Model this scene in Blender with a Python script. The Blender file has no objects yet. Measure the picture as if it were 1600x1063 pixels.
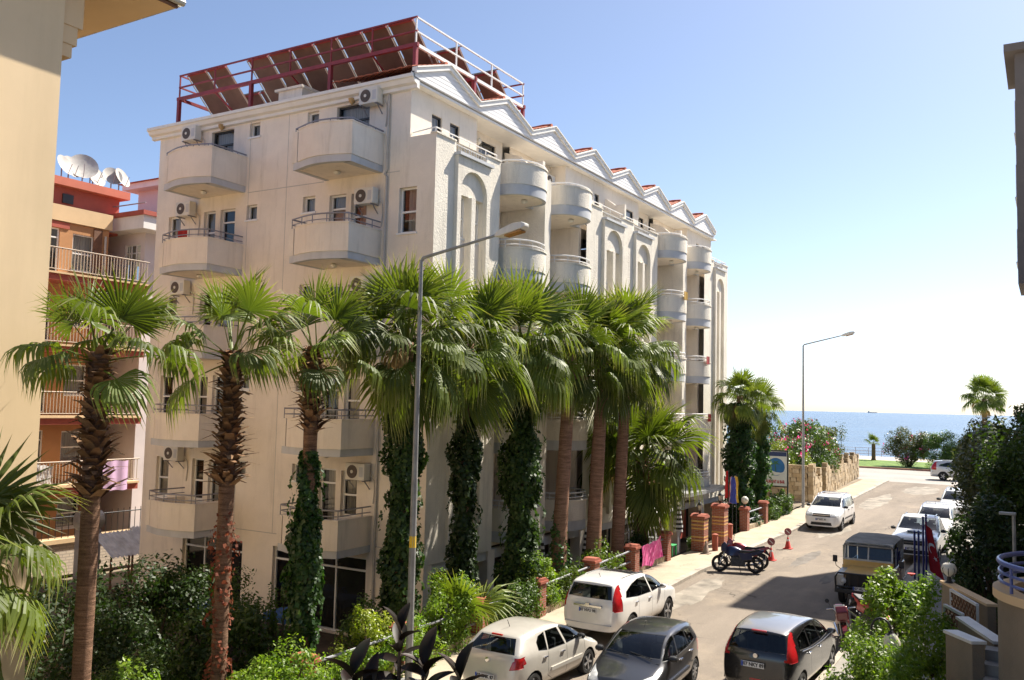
import bpy, bmesh, math, random
import numpy as np
from mathutils import Vector, Matrix
R=math.radians; PI=math.pi
random.seed(7); rng=np.random.default_rng(11)
S=bpy.context.scene; COL=S.collection
# ------------------------------------------------------------ camera
cam=bpy.data.cameras.new('camera'); cam.lens=31.5; cam.sensor_width=36; cam.clip_start=0.1; cam.clip_end=60000
co=bpy.data.objects.new('camera',cam); COL.objects.link(co); S.camera=co
_r=((0.51312313,0.07299787,0.85520522),(-0.85799708,0.01650702,0.51338926),(0.02335944,-0.99719548,0.07110209))
co.matrix_world=Matrix([[a[0],-a[1],-a[2],t] for a,t in zip(_r,(0,0,6.0))]+[[0,0,0,1]])
# ------------------------------------------------------------ light
SUN_AZ,SUN_EL=R(-23),R(51)          # azimuth measured from the street axis +X
W=bpy.data.worlds.new('World'); S.world=W; W.use_nodes=True
nt=W.node_tree; bg=nt.nodes['Background']; sk=nt.nodes.new('ShaderNodeTexSky')
sk.sky_type='NISHITA'; sk.sun_disc=False; sk.sun_elevation=SUN_EL; sk.sun_rotation=R(90)-SUN_AZ
sk.altitude=2600; sk.air_density=0.9; sk.dust_density=8; sk.ozone_density=0.6
nt.links.new(sk.outputs[0],bg.inputs[0]); bg.inputs[1].default_value=0.097
sl=bpy.data.lights.new('sun','SUN'); sl.energy=5.0; sl.angle=R(0.53); sl.color=(1,0.93,0.81)
so=bpy.data.objects.new('sun',sl); COL.objects.link(so)
sd=Vector((math.cos(SUN_EL)*math.cos(SUN_AZ),math.cos(SUN_EL)*math.sin(SUN_AZ),math.sin(SUN_EL)))
so.rotation_euler=sd.to_track_quat('Z','Y').to_euler(); so.location=(60,-20,60)
S.view_settings.view_transform='Standard'; S.view_settings.look='None'; S.view_settings.gamma=1
S.view_settings.use_curve_mapping=False; S.view_settings.exposure=1.12
S.render.engine='CYCLES'; S.cycles.max_bounces=6; S.cycles.transparent_max_bounces=12
S.render.resolution_x=1024; S.render.resolution_y=680

# ------------------------------------------------------------ helpers
class MB:
    def __init__(s): s.v=[]; s.f=[]; s.m=[]
    def add(s,vs,fs,mi=0):
        o=len(s.v); s.v+= [tuple(v) for v in vs]; s.f+= [tuple(i+o for i in f) for f in fs]; s.m+= [mi]*len(fs); return s
    def box(s,x0,x1,y0,y1,z0,z1,mi=0):
        if x0>x1: x0,x1=x1,x0
        if y0>y1: y0,y1=y1,y0
        if z0>z1: z0,z1=z1,z0
        return s.add([(x0,y0,z0),(x1,y0,z0),(x1,y1,z0),(x0,y1,z0),(x0,y0,z1),(x1,y0,z1),(x1,y1,z1),(x0,y1,z1)],
          [(3,2,1,0),(4,5,6,7),(0,1,5,4),(1,2,6,5),(2,3,7,6),(3,0,4,7)],mi)
    def obox(s,c,size,M=None,mi=0):
        b=MB().box(-size[0]/2,size[0]/2,-size[1]/2,size[1]/2,-size[2]/2,size[2]/2)
        c=Vector(c); vs=[c+((M@Vector(v)) if M is not None else Vector(v)) for v in b.v]
        return s.add(vs,b.f,mi)
    def beam(s,a,b,w,h=None,mi=0):
        a=Vector(a);b=Vector(b);d=b-a; h=h or w
        return s.obox((a+b)/2,(w,h,d.length),d.to_track_quat('Z','Y').to_matrix(),mi)
    def tube(s,pts,r,n=8,mi=0,cap=True):
        pts=[Vector(p) for p in pts]; N=len(pts); rr=r if hasattr(r,'__len__') else [r]*N
        rings=[]; up=None
        for i,p in enumerate(pts):
            t=(pts[min(i+1,N-1)]-pts[max(i-1,0)])
            if t.length<1e-9: t=Vector((0,0,1))
            t.normalize()
            if up is None:
                up=Vector((0,0,1)) if abs(t.z)<.9 else Vector((1,0,0))
            a=up-t*up.dot(t)
            if a.length<1e-6: a=t.orthogonal()
            a.normalize(); b=t.cross(a); up=a
            rings.append([p+(a*math.cos(2*PI*k/n)+b*math.sin(2*PI*k/n))*rr[i] for k in range(n)])
        fs=[]
        for i in range(N-1):
            for k in range(n):
                k2=(k+1)%n; fs.append((i*n+k,i*n+k2,(i+1)*n+k2,(i+1)*n+k))
        if cap: fs.append(tuple(range(n-1,-1,-1))); fs.append(tuple((N-1)*n+k for k in range(n)))
        return s.add([p for r_ in rings for p in r_],fs,mi)
    def prism(s,poly,f,a,b,mi=0):
        # poly: (u,v) list; f(u,v,w)->xyz; extruded from w=a to w=b
        n=len(poly); vs=[f(u,v,a) for u,v in poly]+[f(u,v,b) for u,v in poly]
        fs=[tuple(range(n-1,-1,-1)),tuple(range(n,2*n))]+[(i,(i+1)%n,n+(i+1)%n,n+i) for i in range(n)]
        return s.add(vs,fs,mi)
    def lathe(s,prof,n=16,c=(0,0,0),M=None,mi=0,cap=True):
        c=Vector(c); vs=[]
        for r,z in prof:
            for k in range(n):
                v=Vector((r*math.cos(2*PI*k/n),r*math.sin(2*PI*k/n),z)); vs.append(c+(M@v if M is not None else v))
        fs=[(i*n+k,i*n+(k+1)%n,(i+1)*n+(k+1)%n,(i+1)*n+k) for i in range(len(prof)-1) for k in range(n)]
        if cap: fs.append(tuple(range(n-1,-1,-1))); fs.append(tuple((len(prof)-1)*n+k for k in range(n)))
        return s.add(vs,fs,mi)
    def strip(s,pts,h,t,mi=0,z=None):
        # vertical wall following a plan polyline: pts (x,y), z0..z1 = h, thickness t to the left side
        N=len(pts); P=[Vector((p[0],p[1])) for p in pts]; inn=[]
        for i in range(N):
            d=(P[min(i+1,N-1)]-P[max(i-1,0)]).normalized(); nn=Vector((-d.y,d.x))
            k=1.0
            if 0<i<N-1:
                d1=(P[i]-P[i-1]).normalized(); k=1/max(.4,abs(nn.dot(Vector((-d1.y,d1.x)))))
            inn.append(P[i]+nn*t*k)
        vs=[]
        for a,b in zip(P,inn): vs+=[(a.x,a.y,h[0]),(b.x,b.y,h[0]),(b.x,b.y,h[1]),(a.x,a.y,h[1])]
        fs=[]
        for i in range(N-1):
            for k in range(4):
                k2=(k+1)%4; fs.append((i*4+k,(i+1)*4+k,(i+1)*4+k2,i*4+k2))
        fs.append((0,1,2,3)); e=(N-1)*4; fs.append((e+3,e+2,e+1,e))
        return s.add(vs,fs,mi)
def wloc(o):
    v=Vector((0,0,0))
    while o is not None: v+=o.location; o=o.parent
    return v
def link(name,me,mats,parent=None,loc=None):
    o=bpy.data.objects.new(name,me); COL.objects.link(o)
    for m in (mats if isinstance(mats,(list,tuple)) else [mats]):
        if m is not None and len(me.materials)<8 and m.name not in [x.name for x in me.materials if x]: me.materials.append(m)
    if parent is not None: o.parent=parent
    if loc is not None: o.location=loc
    return o
def fixn(me):
    bm=bmesh.new(); bm.from_mesh(me); bmesh.ops.recalc_face_normals(bm,faces=bm.faces); bm.to_mesh(me); bm.free()
def obj(name,mb,mats,parent=None,smooth=False,local=False,loc=None,angle=None,bevel=0):
    me=bpy.data.meshes.new(name); off=Vector((0,0,0))
    if parent is not None and not local: off=wloc(parent)
    if loc is not None: off=off+Vector(loc)
    vs=[(v[0]-off.x,v[1]-off.y,v[2]-off.z) for v in mb.v] if (off.length>0 and not local) else mb.v
    me.from_pydata(vs,[],mb.f)
    o=link(name,me,mats,parent,loc)
    if any(mb.m): me.polygons.foreach_set('material_index',mb.m)
    fixn(me)
    if bevel:
        bm=bmesh.new(); bm.from_mesh(me)
        es=[e for e in bm.edges if len(e.link_faces)==2 and e.calc_face_angle(0)>R(35)]
        bmesh.ops.bevel(bm,geom=es,offset=bevel,segments=2,profile=.5,affect='EDGES',clamp_overlap=True); bm.to_mesh(me); bm.free()
    if smooth:
        me.polygons.foreach_set('use_smooth',[True]*len(me.polygons))
        me.set_sharp_from_angle(angle=R(angle or 40))
    return o
def tag(o,label=None,cat=None,group=None,kind=None):
    if label: o['label']=label
    if cat: o['category']=cat
    if group: o['group']=group
    if kind: o['kind']=kind
    return o
def thing(name,label,cat,loc=(0,0,0),rz=0,group=None):
    o=bpy.data.objects.new(name,None); COL.objects.link(o); o.empty_display_size=.2
    o.location=loc; o.rotation_euler=(0,0,rz); return tag(o,label,cat,group)
def copytree(o,parent=None):
    c=o.copy(); COL.objects.link(c); c.parent=parent
    for ch in [x for x in KIDS(o)]: copytree(ch,c)
    return c
def KIDS(o): return list(o.children)
def npmesh(name,v,f,mats,parent=None,loc=None,smooth=False,vcol=None):
    me=bpy.data.meshes.new(name); v=np.asarray(v,dtype=np.float32).reshape(-1,3); f=np.asarray(f,dtype=np.int32)
    k=f.shape[1]; me.vertices.add(len(v)); me.vertices.foreach_set('co',v.ravel())
    me.loops.add(f.size); me.loops.foreach_set('vertex_index',f.ravel())
    me.polygons.add(len(f)); me.polygons.foreach_set('loop_start',np.arange(0,f.size,k,dtype=np.int32))
    if smooth: me.polygons.foreach_set('use_smooth',np.ones(len(f),dtype=bool))
    me.update(calc_edges=True)
    if vcol is not None:
        a=me.attributes.new('tint','FLOAT','POINT'); a.data.foreach_set('value',np.asarray(vcol,dtype=np.float32))
    return link(name,me,mats,parent,loc)
def smoothstep(a,b,x): 
    t=np.clip((x-a)/(b-a),0,1); return t*t*(3-2*t)

# ------------------------------------------------------------ materials
MT={}
def mat(name,col,rough=.7,var=.12,vscale=3,bump=0,bscale=40,metal=0,spec=.5,coat=0,dirt=None,dscale=1.2,col2=None,trans=0,stretch=None,grain=0):
    m=bpy.data.materials.new(name); m.use_nodes=True; n=m.node_tree.nodes; l=m.node_tree.links; p=n['Principled BSDF']
    p.inputs['Roughness'].default_value=rough; p.inputs['Metallic'].default_value=metal
    p.inputs['Specular IOR Level'].default_value=spec; p.inputs['Coat Weight'].default_value=coat
    if coat: p.inputs['Coat Roughness'].default_value=.06
    tc=n.new('ShaderNodeTexCoord'); src=tc.outputs['Object']
    geo=n.new('ShaderNodeNewGeometry'); src=geo.outputs['Position']
    if stretch:
        mp=n.new('ShaderNodeMapping'); mp.inputs['Scale'].default_value=stretch; l.new(src,mp.inputs[0]); src2=mp.outputs[0]
    else: src2=src
    nz=n.new('ShaderNodeTexNoise'); nz.inputs['Scale'].default_value=vscale; nz.inputs['Detail'].default_value=6; nz.inputs['Roughness'].default_value=.6; l.new(src2,nz.inputs['Vector'])
    c2=col2 or tuple(c*(1-var*1.6) for c in col); c1=col if col2 else tuple(min(1,c*(1+var)) for c in col)
    rp=n.new('ShaderNodeValToRGB'); rp.color_ramp.elements[0].position=.3; rp.color_ramp.elements[1].position=.7
    rp.color_ramp.elements[0].color=(*c2,1); rp.color_ramp.elements[1].color=(*c1,1); l.new(nz.outputs[0],rp.inputs[0]); out=rp.outputs[0]
    if grain:
        g=n.new('ShaderNodeTexNoise'); g.inputs['Scale'].default_value=90; g.inputs['Detail'].default_value=2; l.new(src,g.inputs['Vector'])
        mr=n.new('ShaderNodeMapRange'); mr.inputs[3].default_value=1-grain; mr.inputs[4].default_value=1+grain; mr.inputs[1].default_value=.3; mr.inputs[2].default_value=.7; l.new(g.outputs[0],mr.inputs[0])
        mx=n.new('ShaderNodeVectorMath'); mx.operation='SCALE'; l.new(out,mx.inputs[0]); l.new(mr.outputs[0],mx.inputs['Scale']); out=mx.outputs[0]
    if dirt:
        z=n.new('ShaderNodeTexNoise'); z.inputs['Scale'].default_value=dscale; z.inputs['Detail'].default_value=8; z.inputs['Roughness'].default_value=.7
        mp=n.new('ShaderNodeMapping'); mp.inputs['Scale'].default_value=(1,1,.12) if dirt[1]=='v' else (1,1,1); l.new(src,mp.inputs[0]); l.new(mp.outputs[0],z.inputs['Vector'])
        r2=n.new('ShaderNodeMapRange'); r2.inputs[1].default_value=.52; r2.inputs[2].default_value=.8; r2.inputs[4].default_value=dirt[2]; l.new(z.outputs[0],r2.inputs[0])
        mx=n.new('ShaderNodeMix'); mx.data_type='RGBA'; l.new(r2.outputs[0],mx.inputs[0]); l.new(out,mx.inputs[6]); mx.inputs[7].default_value=(*dirt[0],1); out=mx.outputs[2]
    l.new(out,p.inputs['Base Color'])
    if bump:
        b=n.new('ShaderNodeTexNoise'); b.inputs['Scale'].default_value=bscale; b.inputs['Detail'].default_value=4; l.new(src2,b.inputs['Vector'])
        bp=n.new('ShaderNodeBump'); bp.inputs['Strength'].default_value=bump; bp.inputs['Distance'].default_value=.02; l.new(b.outputs[0],bp.inputs['Height']); l.new(bp.outputs[0],p.inputs['Normal'])
    MT[name]=m; return m
def leafmat(name,c1,c2,tip=None,rough=.45,trans=.35,spec=.5,tcol=None):
    m=bpy.data.materials.new(name); m.use_nodes=True; n=m.node_tree.nodes; l=m.node_tree.links; p=n['Principled BSDF']; o=n['Material Output']
    p.inputs['Roughness'].default_value=rough; p.inputs['Specular IOR Level'].default_value=spec
    at=n.new('ShaderNodeAttribute'); at.attribute_name='tint'
    rp=n.new('ShaderNodeValToRGB'); e=rp.color_ramp.elements; e[0].color=(*c1,1); e[1].color=(*c2,1)
    if tip: e[1].position=.62; x=e.new(1.0); x.color=(*tip,1); 
    l.new(at.outputs['Fac'],rp.inputs[0])
    oi=n.new('ShaderNodeObjectInfo'); mr=n.new('ShaderNodeMapRange'); mr.inputs[3].default_value=.65; mr.inputs[4].default_value=1.35; l.new(oi.outputs['Random'],mr.inputs[0])
    sc=n.new('ShaderNodeVectorMath'); sc.operation='SCALE'; l.new(rp.outputs[0],sc.inputs[0]); l.new(mr.outputs[0],sc.inputs['Scale'])
    l.new(sc.outputs[0],p.inputs['Base Color'])
    t=n.new('ShaderNodeBsdfTranslucent')
    t2=n.new('ShaderNodeMix'); t2.data_type='RGBA'; t2.blend_type='MULTIPLY'; t2.inputs[0].default_value=1; l.new(sc.outputs[0],t2.inputs[6]); tc=tcol or (1.7,1.9,.6); t2.inputs[7].default_value=(*tc,1)
    t2.clamp_result=False; l.new(t2.outputs[2],t.inputs[0])
    mx=n.new('ShaderNodeMixShader'); mx.inputs[0].default_value=trans; l.new(p.outputs[0],mx.inputs[1]); l.new(t.outputs[0],mx.inputs[2]); l.new(mx.outputs[0],o.inputs[0])
    MT[name]=m; return m
def glassmat(name,tint=(.55,.6,.62),refl=.12):
    m=bpy.data.materials.new(name); m.use_nodes=True; n=m.node_tree.nodes; l=m.node_tree.links; o=n['Material Output']; n.remove(n['Principled BSDF'])
    tr=n.new('ShaderNodeBsdfTransparent'); tr.inputs[0].default_value=(*tint,1); g=n.new('ShaderNodeBsdfGlossy'); g.inputs['Roughness'].default_value=.02
    fr=n.new('ShaderNodeLayerWeight'); fr.inputs[0].default_value=.5; pw=n.new('ShaderNodeMath'); pw.operation='POWER'; pw.inputs[1].default_value=4; l.new(fr.outputs['Facing'],pw.inputs[0]); ad=n.new('ShaderNodeMath'); ad.operation='MULTIPLY_ADD'; ad.inputs[1].default_value=.8; ad.inputs[2].default_value=refl; ad.use_clamp=True; l.new(pw.outputs[0],ad.inputs[0])
    mx=n.new('ShaderNodeMixShader'); l.new(ad.outputs[0],mx.inputs[0]); l.new(tr.outputs[0],mx.inputs[1]); l.new(g.outputs[0],mx.inputs[2]); l.new(mx.outputs[0],o.inputs[0])
    MT[name]=m; return m
def tilemat(name,c1,c2,mortar,sx,sy,rough=.85,bump=.5,ms=.02):
    m=mat(name,c1,rough=rough); n=m.node_tree.nodes; l=m.node_tree.links; p=n['Principled BSDF']
    b=n.new('ShaderNodeTexBrick'); b.inputs['Color1'].default_value=(*c1,1); b.inputs['Color2'].default_value=(*c2,1); b.inputs['Mortar'].default_value=(*mortar,1)
    b.inputs['Scale'].default_value=1; b.inputs['Brick Width'].default_value=sx; b.inputs['Row Height'].default_value=sy; b.inputs['Mortar Size'].default_value=ms
    g=n.new('ShaderNodeNewGeometry'); sp=n.new('ShaderNodeSeparateXYZ'); l.new(g.outputs['Position'],sp.inputs[0]); cb=n.new('ShaderNodeCombineXYZ')
    ad=n.new('ShaderNodeMath'); l.new(sp.outputs[0],ad.inputs[0]); l.new(sp.outputs[1],ad.inputs[1]); l.new(ad.outputs[0],cb.inputs[0]); l.new(sp.outputs[2],cb.inputs[1]); l.new(cb.outputs[0],b.inputs['Vector'])
    l.new(b.outputs[0],p.inputs['Base Color']); bp=n.new('ShaderNodeBump'); bp.inputs['Strength'].default_value=bump; bp.inputs['Distance'].default_value=.01; bp.invert=True
    l.new(b.outputs['Fac'],bp.inputs['Height']); l.new(bp.outputs[0],p.inputs['Normal']); return m

WALL=mat('stucco_cream',(.84,.755,.65),.92,.05,1.1,.5,55,dirt=((.46,.40,.32),'v',.55),dscale=3.2,grain=.05,spec=.2)
WALLR=mat('stucco_rough',(.80,.735,.63),.95,.05,1.5,1.0,22,dirt=((.40,.36,.31),'v',.7),dscale=2.6,grain=.08,spec=.15)
BAND=mat('band_grey',(.56,.565,.58),.85,.06,2,.3,50,dirt=((.25,.25,.26),'v',.4),spec=.2)
WHITE=mat('paint_white',(.78,.76,.72),.55,.04,2,dirt=((.5,.47,.42),'v',.35))
SIDING=mat('siding_white',(.8,.78,.77),.6,.05,.7,.15,30,stretch=(1,1,22))
PVC=mat('window_white',(.8,.79,.77),.4,.03)
DARKF=mat('frame_dark',(.03,.03,.032),.4,.1)
GLASS=glassmat('window_glass',(.62,.64,.64),.07)
ROOM=mat('room_dark',(.05,.045,.04),.9,.2)  # near-black colour stands in for the shade of unlit rooms
CURT=mat('curtain',(.66,.61,.55),.9,.22,6,stretch=(6,6,.15))
RAIL=mat('rail_grey',(.28,.28,.31),.45,.08,metal=.4)
RAILW=mat('rail_white',(.72,.71,.7),.5,.05)
PIPE=mat('pipe_grey',(.5,.47,.43),.6,.1)
TILE=mat('roof_tile',(.42,.13,.07),.85,.3,9,.3,30)
REDST=mat('steel_red',(.27,.035,.04),.45,.15,3,metal=.1)
PANELB=mat('collector_back',(.17,.09,.065),.75,.2,1.3,dirt=((.16,.09,.07),'x',.5))
GALV=mat('galvanised',(.30,.30,.295),.5,.15,4,metal=.3)
ACW=mat('ac_white',(.72,.69,.62),.5,.06,2,dirt=((.4,.36,.3),'v',.4))
ACD=mat('ac_grille',(.1,.075,.06),.6,.2)
CREAM=mat('render_yellow',(.71,.545,.345),.93,.04,.6,.15,90,dirt=((.5,.38,.22),'v',.3),spec=.15)
SOFF=mat('soffit_yellow',(.70,.50,.29),.9,.04,1)
GUT=mat('gutter',(.5,.46,.38),.5,.12)
BROWNW=mat('wood_brown',(.16,.075,.04),.7,.2,5)
ORANGE=mat('render_orange',(.5,.265,.13),.92,.08,.8,.3,40,dirt=((.35,.17,.09),'v',.4),spec=.15)
MAROON=mat('render_red',(.40,.10,.07),.9,.1,1,dirt=((.25,.08,.06),'v',.4))
PINKW=mat('render_pink',(.66,.60,.60),.9,.05,1)
# ------------------------------------------------------------ the hotel
X0,XE,YF,YT,YB=21.33,49.7,15.61,16.6,28.3
ZB=[None,None,1.45,4.35,7.25,10.15,13.05]      # underside of each storey's slab
FL=lambda k: ZB[k]+.2
hotel=thing('hotel_building','cream six storey hotel with curved balconies, arched bays and red rooftop rack','hotel',(X0,YF,-1.3))
fL=lambda u,v,w:(X0+w,u,v)          # end facade: u=Y
fF=lambda u,v,w:(u,YF+w,v)          # street facade: u=X
def ub(mb,f,u0,u1,v0,v1,w0,w1,mi=0): return mb.prism([(u0,v0),(u1,v0),(u1,v1),(u0,v1)],f,w0,w1,mi)
def holed(mb,f,u0,u1,v0,v1,holes,depth=.22,mi=0):
    us=sorted({u0,u1,*[h[0] for h in holes],*[h[1] for h in holes]}); vs=sorted({v0,v1,*[h[2] for h in holes],*[h[3] for h in holes]})
    for a,b in zip(us,us[1:]):
        for c,d in zip(vs,vs[1:]):
            m=((a+b)/2,(c+d)/2)
            if any(h[0]<m[0]<h[1] and h[2]<m[1]<h[3] for h in holes): continue
            mb.add([f(a,c,0),f(b,c,0),f(b,d,0),f(a,d,0)],[(0,1,2,3)],mi)
    for h in holes:
        for (a,c),(b,d) in (((h[0],h[2]),(h[1],h[2])),((h[1],h[2]),(h[1],h[3])),((h[1],h[3]),(h[0],h[3])),((h[0],h[3]),(h[0],h[2]))):
            mb.add([f(a,c,0),f(b,d,0),f(b,d,depth),f(a,c,depth)],[(0,1,2,3)],mi)
    return mb
def sheet(name,mb,mats,parent):       # open sheet: keep as is
    o=obj(name,mb,mats,parent); return o
def curtain(parent,f,u0,u1,v0,v1,w,m=None):
    n=22; ph=random.random()*6; vs=[]; fs=[]
    for i in range(n+1):
        u=u0+(u1-u0)*i/n; d=.03*math.sin(i*1.9+ph)+.015*math.sin(i*.7+ph)
        vs+=[f(u,v0,w+d),f(u,v1,w+d*.6)]
    fs=[(2*i,2*i+2,2*i+3,2*i+1) for i in range(n)]
    obj('curtain',MB().add(vs,fs),m or CURT,parent,smooth=True,angle=80)
def window(parent,f,u0,u1,v0,v1,style='sash',d=.1,fm=None,cur=1.0):
    fm=fm or PVC; t=.055; mb=MB(); w0,w1=d,d+.07
    ub(mb,f,u0,u0+t,v0,v1,w0,w1); ub(mb,f,u1-t,u1,v0,v1,w0,w1); ub(mb,f,u0+t,u1-t,v0,v0+t,w0,w1); ub(mb,f,u0+t,u1-t,v1-t,v1,w0,w1)
    rails=[]
    if style=='sash': rails=[('h',v0+(v1-v0)*.47)]
    elif style=='door': rails=[('h',v1-.45)]
    elif style=='dark': rails=[('h',v1-.5),('v',(u0+u1)/2)]
    elif style=='slim': rails=[('h',v0+(v1-v0)*.62)]
    elif style=='wide': rails=[('v',u0+(u1-u0)*k) for k in (.33,.66)]+[('h',v1-.4)]
    for k,q in rails:
        tt=t*.5 if style!='slim' else .09
        if k=='h': ub(mb,f,u0+t,u1-t,q-tt,q+tt,w0-.004,w1-.003)
        else: ub(mb,f,q-t*.5,q+t*.5,v0+t,(v1-t if style!='dark' else v1-.5),w0-.002,w1-.002)
    if style in('sash','slim','small'): ub(mb,f,u0-.05,u1+.05,v0-.06,v0-.001,-.04,d+.06)
    fr=obj('window_frame' if style!='door' else 'door_frame',mb,fm,parent)
    obj('pane',MB().add([f(u0+t,v0+t,d+.04),f(u1-t,v0+t,d+.04),f(u1-t,v1-t,d+.04),f(u0+t,v1-t,d+.04)],[(0,1,2,3)]),GLASS,fr)
    if cur>0:
        s=1 if random.random()<.5 else 0; wd=(u1-u0)*cur
        a,b=(u0,u0+wd) if s else (u1-wd,u1)
        curtain(fr,f,a+.02,b-.02,v0+.02,v1-.02,d+.17)
    return fr
# ---- end facade (in shade, faces the camera's left)
holes=[]; wins=[]
for k in range(2,6):
    z=FL(k)
    for off in (0,-6.3):
        pass
    W_=[('sash',26.93,27.6,z+.78,z+2.18),('sash',25.11,25.7,z+.78,z+2.2),('door',24.12,24.86,z+.02,z+2.2),('small',23.06,23.56,z+1.72,z+2.24),
        ('small',20.4,20.94,z+1.74,z+2.27),('door',19.08,19.78,z+.02,z+2.2),('sash',18.22,18.86,z+.78,z+2.17),('sash',16.28,16.94,z+.75,z+2.15)]
    wins+=W_
z=FL(6)
wins+=[('dark',24.36,25.5,z+.02,z+2.16),('small',23.08,23.58,z+1.72,z+2.2),('small',20.38,20.88,z+1.72,z+2.2),('dark',18.23,19.6,z+.02,z+2.18)]
rest=[('wide',23.05,26.0,-1.1,1.25),('wide',17.75,21.65,-1.1,1.24)]
holes=[w[1:] for w in wins+rest]
mb=MB(); holed(mb,fL,YF,YT,-1.3,14.05,[h for h in holes if h[1]<=YT+.4 and h[0]<YT-.0 and False])
holed(mb,fL,YT,YB,-1.3,15.72,[(max(h[0],YT+.001) if h[0]<YT else h[0],h[1],h[2],h[3]) for h in holes])
# the strip in front of the recessed top storey, cut for the corner windows
mb=MB(); ch=[h for h in holes if h[0]<YT]; oh=[h for h in holes if h[0]>=YT]
holed(mb,fL,YF,YB,-1.3,13.0,[h for h in holes if h[3]<13.0])
holed(mb,fL,YT,YB,13.0,15.72,[h for h in holes if h[3]>13.0])
mb.add([fL(YF,13.0,0),fL(YT,13.0,0),fL(YT,14.05,0),fL(YF,14.05,0)],[(0,1,2,3)])
lw=obj('end_wall',mb,WALL,hotel)
for st,a,b,c,d in wins:
    window(hotel,fL,a,b,c,d,st,.12,DARKF if st=='dark' else PVC,cur=(1.0 if st=='dark' else random.choice([.45,.6,1.0,.8])) if st!='small' else 1.0)
for st,a,b,c,d in rest: window(hotel,fL,a,b,c,d,st,.12,PVC,cur=0)
obj('dark_room_backing',MB().box(X0+.75,X0+.85,YF+1.2,YB-.2,-1.2,15.6),ROOM,hotel)  # thin dark backing added behind the panes in place of shaded rooms
# score lines in the render
mb=MB()
for z in (1.62,13.02):
    for a,b in ((20.05,23.55),(16.95,17.5)): mb.box(X0-.004,X0+.01,a,b,z,z+.025)
for y in (22.35,): 
    pass
for y in (21.7,23.5,17.35): mb.box(X0-.004,X0+.01,y,y+.02,1.62,15.6)
obj('render_joint',mb,PIPE,hotel)
obj('drainpipe',MB().tube([(X0-.05,17.42,15.5),(X0-.05,17.42,13.1),(X0-.05,17.5,12.98),(X0-.05,17.42,12.9),(X0-.05,17.42,-1.2)],.035,8),PIPE,hotel,smooth=True)
def endbalcony(k,yr,yl):
    zb=ZB[k]; xr,xl,bul=19.78,19.85,.3
    top=FL(k)+(1.0 if k==6 else .86)
    arc=[]; n=12; ys=yl-.30
    for i in range(n+1):
        t=i/n; y=ys+(yr-ys)*t; x=xl+(xr-xl)*t-bul*math.sin(PI*min(1,(t*.93+.07)))*(1 if t<1 else 0)
        arc.append((x,y))
    arc[-1]=(xr,yr)
    outer=[(X0,yl),(xl,yl),(xl,yl-.2)]; main=arc+[(X0,yr+.05)]
    mb=MB(); mb.strip(outer,(zb+.22,top),.12); mb.strip(main,(zb+.22,top),.12)
    mb.strip([(xl+.05,yl-.19),(xl+.05,ys+.01)],(zb+.22,zb+.4),.08)
    # coping
    mb.strip([(p[0]-.02,p[1]) for p in arc[:-1]]+[(xr-.02,yr-.02),(X0,yr+.03)],(top,top+.035),.16)
    b=obj('balcony',mb,WALL,hotel)
    full=[(X0,yl-.03),(xl+.03,yl-.03)]+[(x+.03,y) for x,y in arc[:-1]]+[(xr+.03,yr+.03),(X0,yr+.07)]
    mb=MB(); mb.strip(full,(zb,zb+.22),.16); obj('balcony_band',mb,BAND,b)
    inn=[(X0-.001,yl-.1),(xl+.1,yl-.1)]+[(x+.1,y) for x,y in arc[1:-1]]+[(xr+.1,yr+.1),(X0-.001,yr+.12)]
    mb=MB().prism(inn,lambda u,v,w:(u,v,w),zb+.015,zb+.2); obj('balcony_slab',mb,WALL,b)
    mb=MB(); path=[(X0,yl-.06),(xl+.06,yl-.06)]+[(x+.06,y) for x,y in arc[1:-1]]+[(xr+.06,yr+.06),(X0,yr+.1)]
    hs=(.13,.30) if k<6 else (.12,)
    for h in hs: mb.tube([(x,y,top+h) for x,y in path],.024 if h==hs[-1] else .016,6)
    for i in (1,3,6,9,12,len(path)-2,):
        if i<len(path): mb.tube([(path[i][0],path[i][1],top),(path[i][0],path[i][1],top+hs[-1])],.015,6)
    for q in (.4,): mb.tube([(X0-q,yr+.085,top),(X0-q,yr+.085,top+hs[-1])],.015,6)
    obj('balcony_rail',mb,RAIL,b,smooth=True)
    obj('soffit_lamp',MB().lathe([(.02,-.13),(.09,-.1),(.12,-.04),(.06,0)],10,(20.55,(yr+yl)/2,zb+.012)),ACW,b,smooth=True)
for k in range(2,7):
    endbalcony(k,17.55,20.02); endbalcony(k,23.6,26.1)
tag(obj('red_towel',MB().add([(19.72-.02*math.sin(i*1.7),24.55+i*.09,11.55-j*.13-.015*math.sin(i*2)) for j in range(4) for i in range(6)],[(j*6+i,j*6+i+1,j*6+i+7,j*6+i+6) for j in range(3) for i in range(5)]),mat('towel_red',(.45,.03,.025),.9,.2,8),smooth=True),'small red towel drying on the fifth storey left balcony rail','towel')
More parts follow.
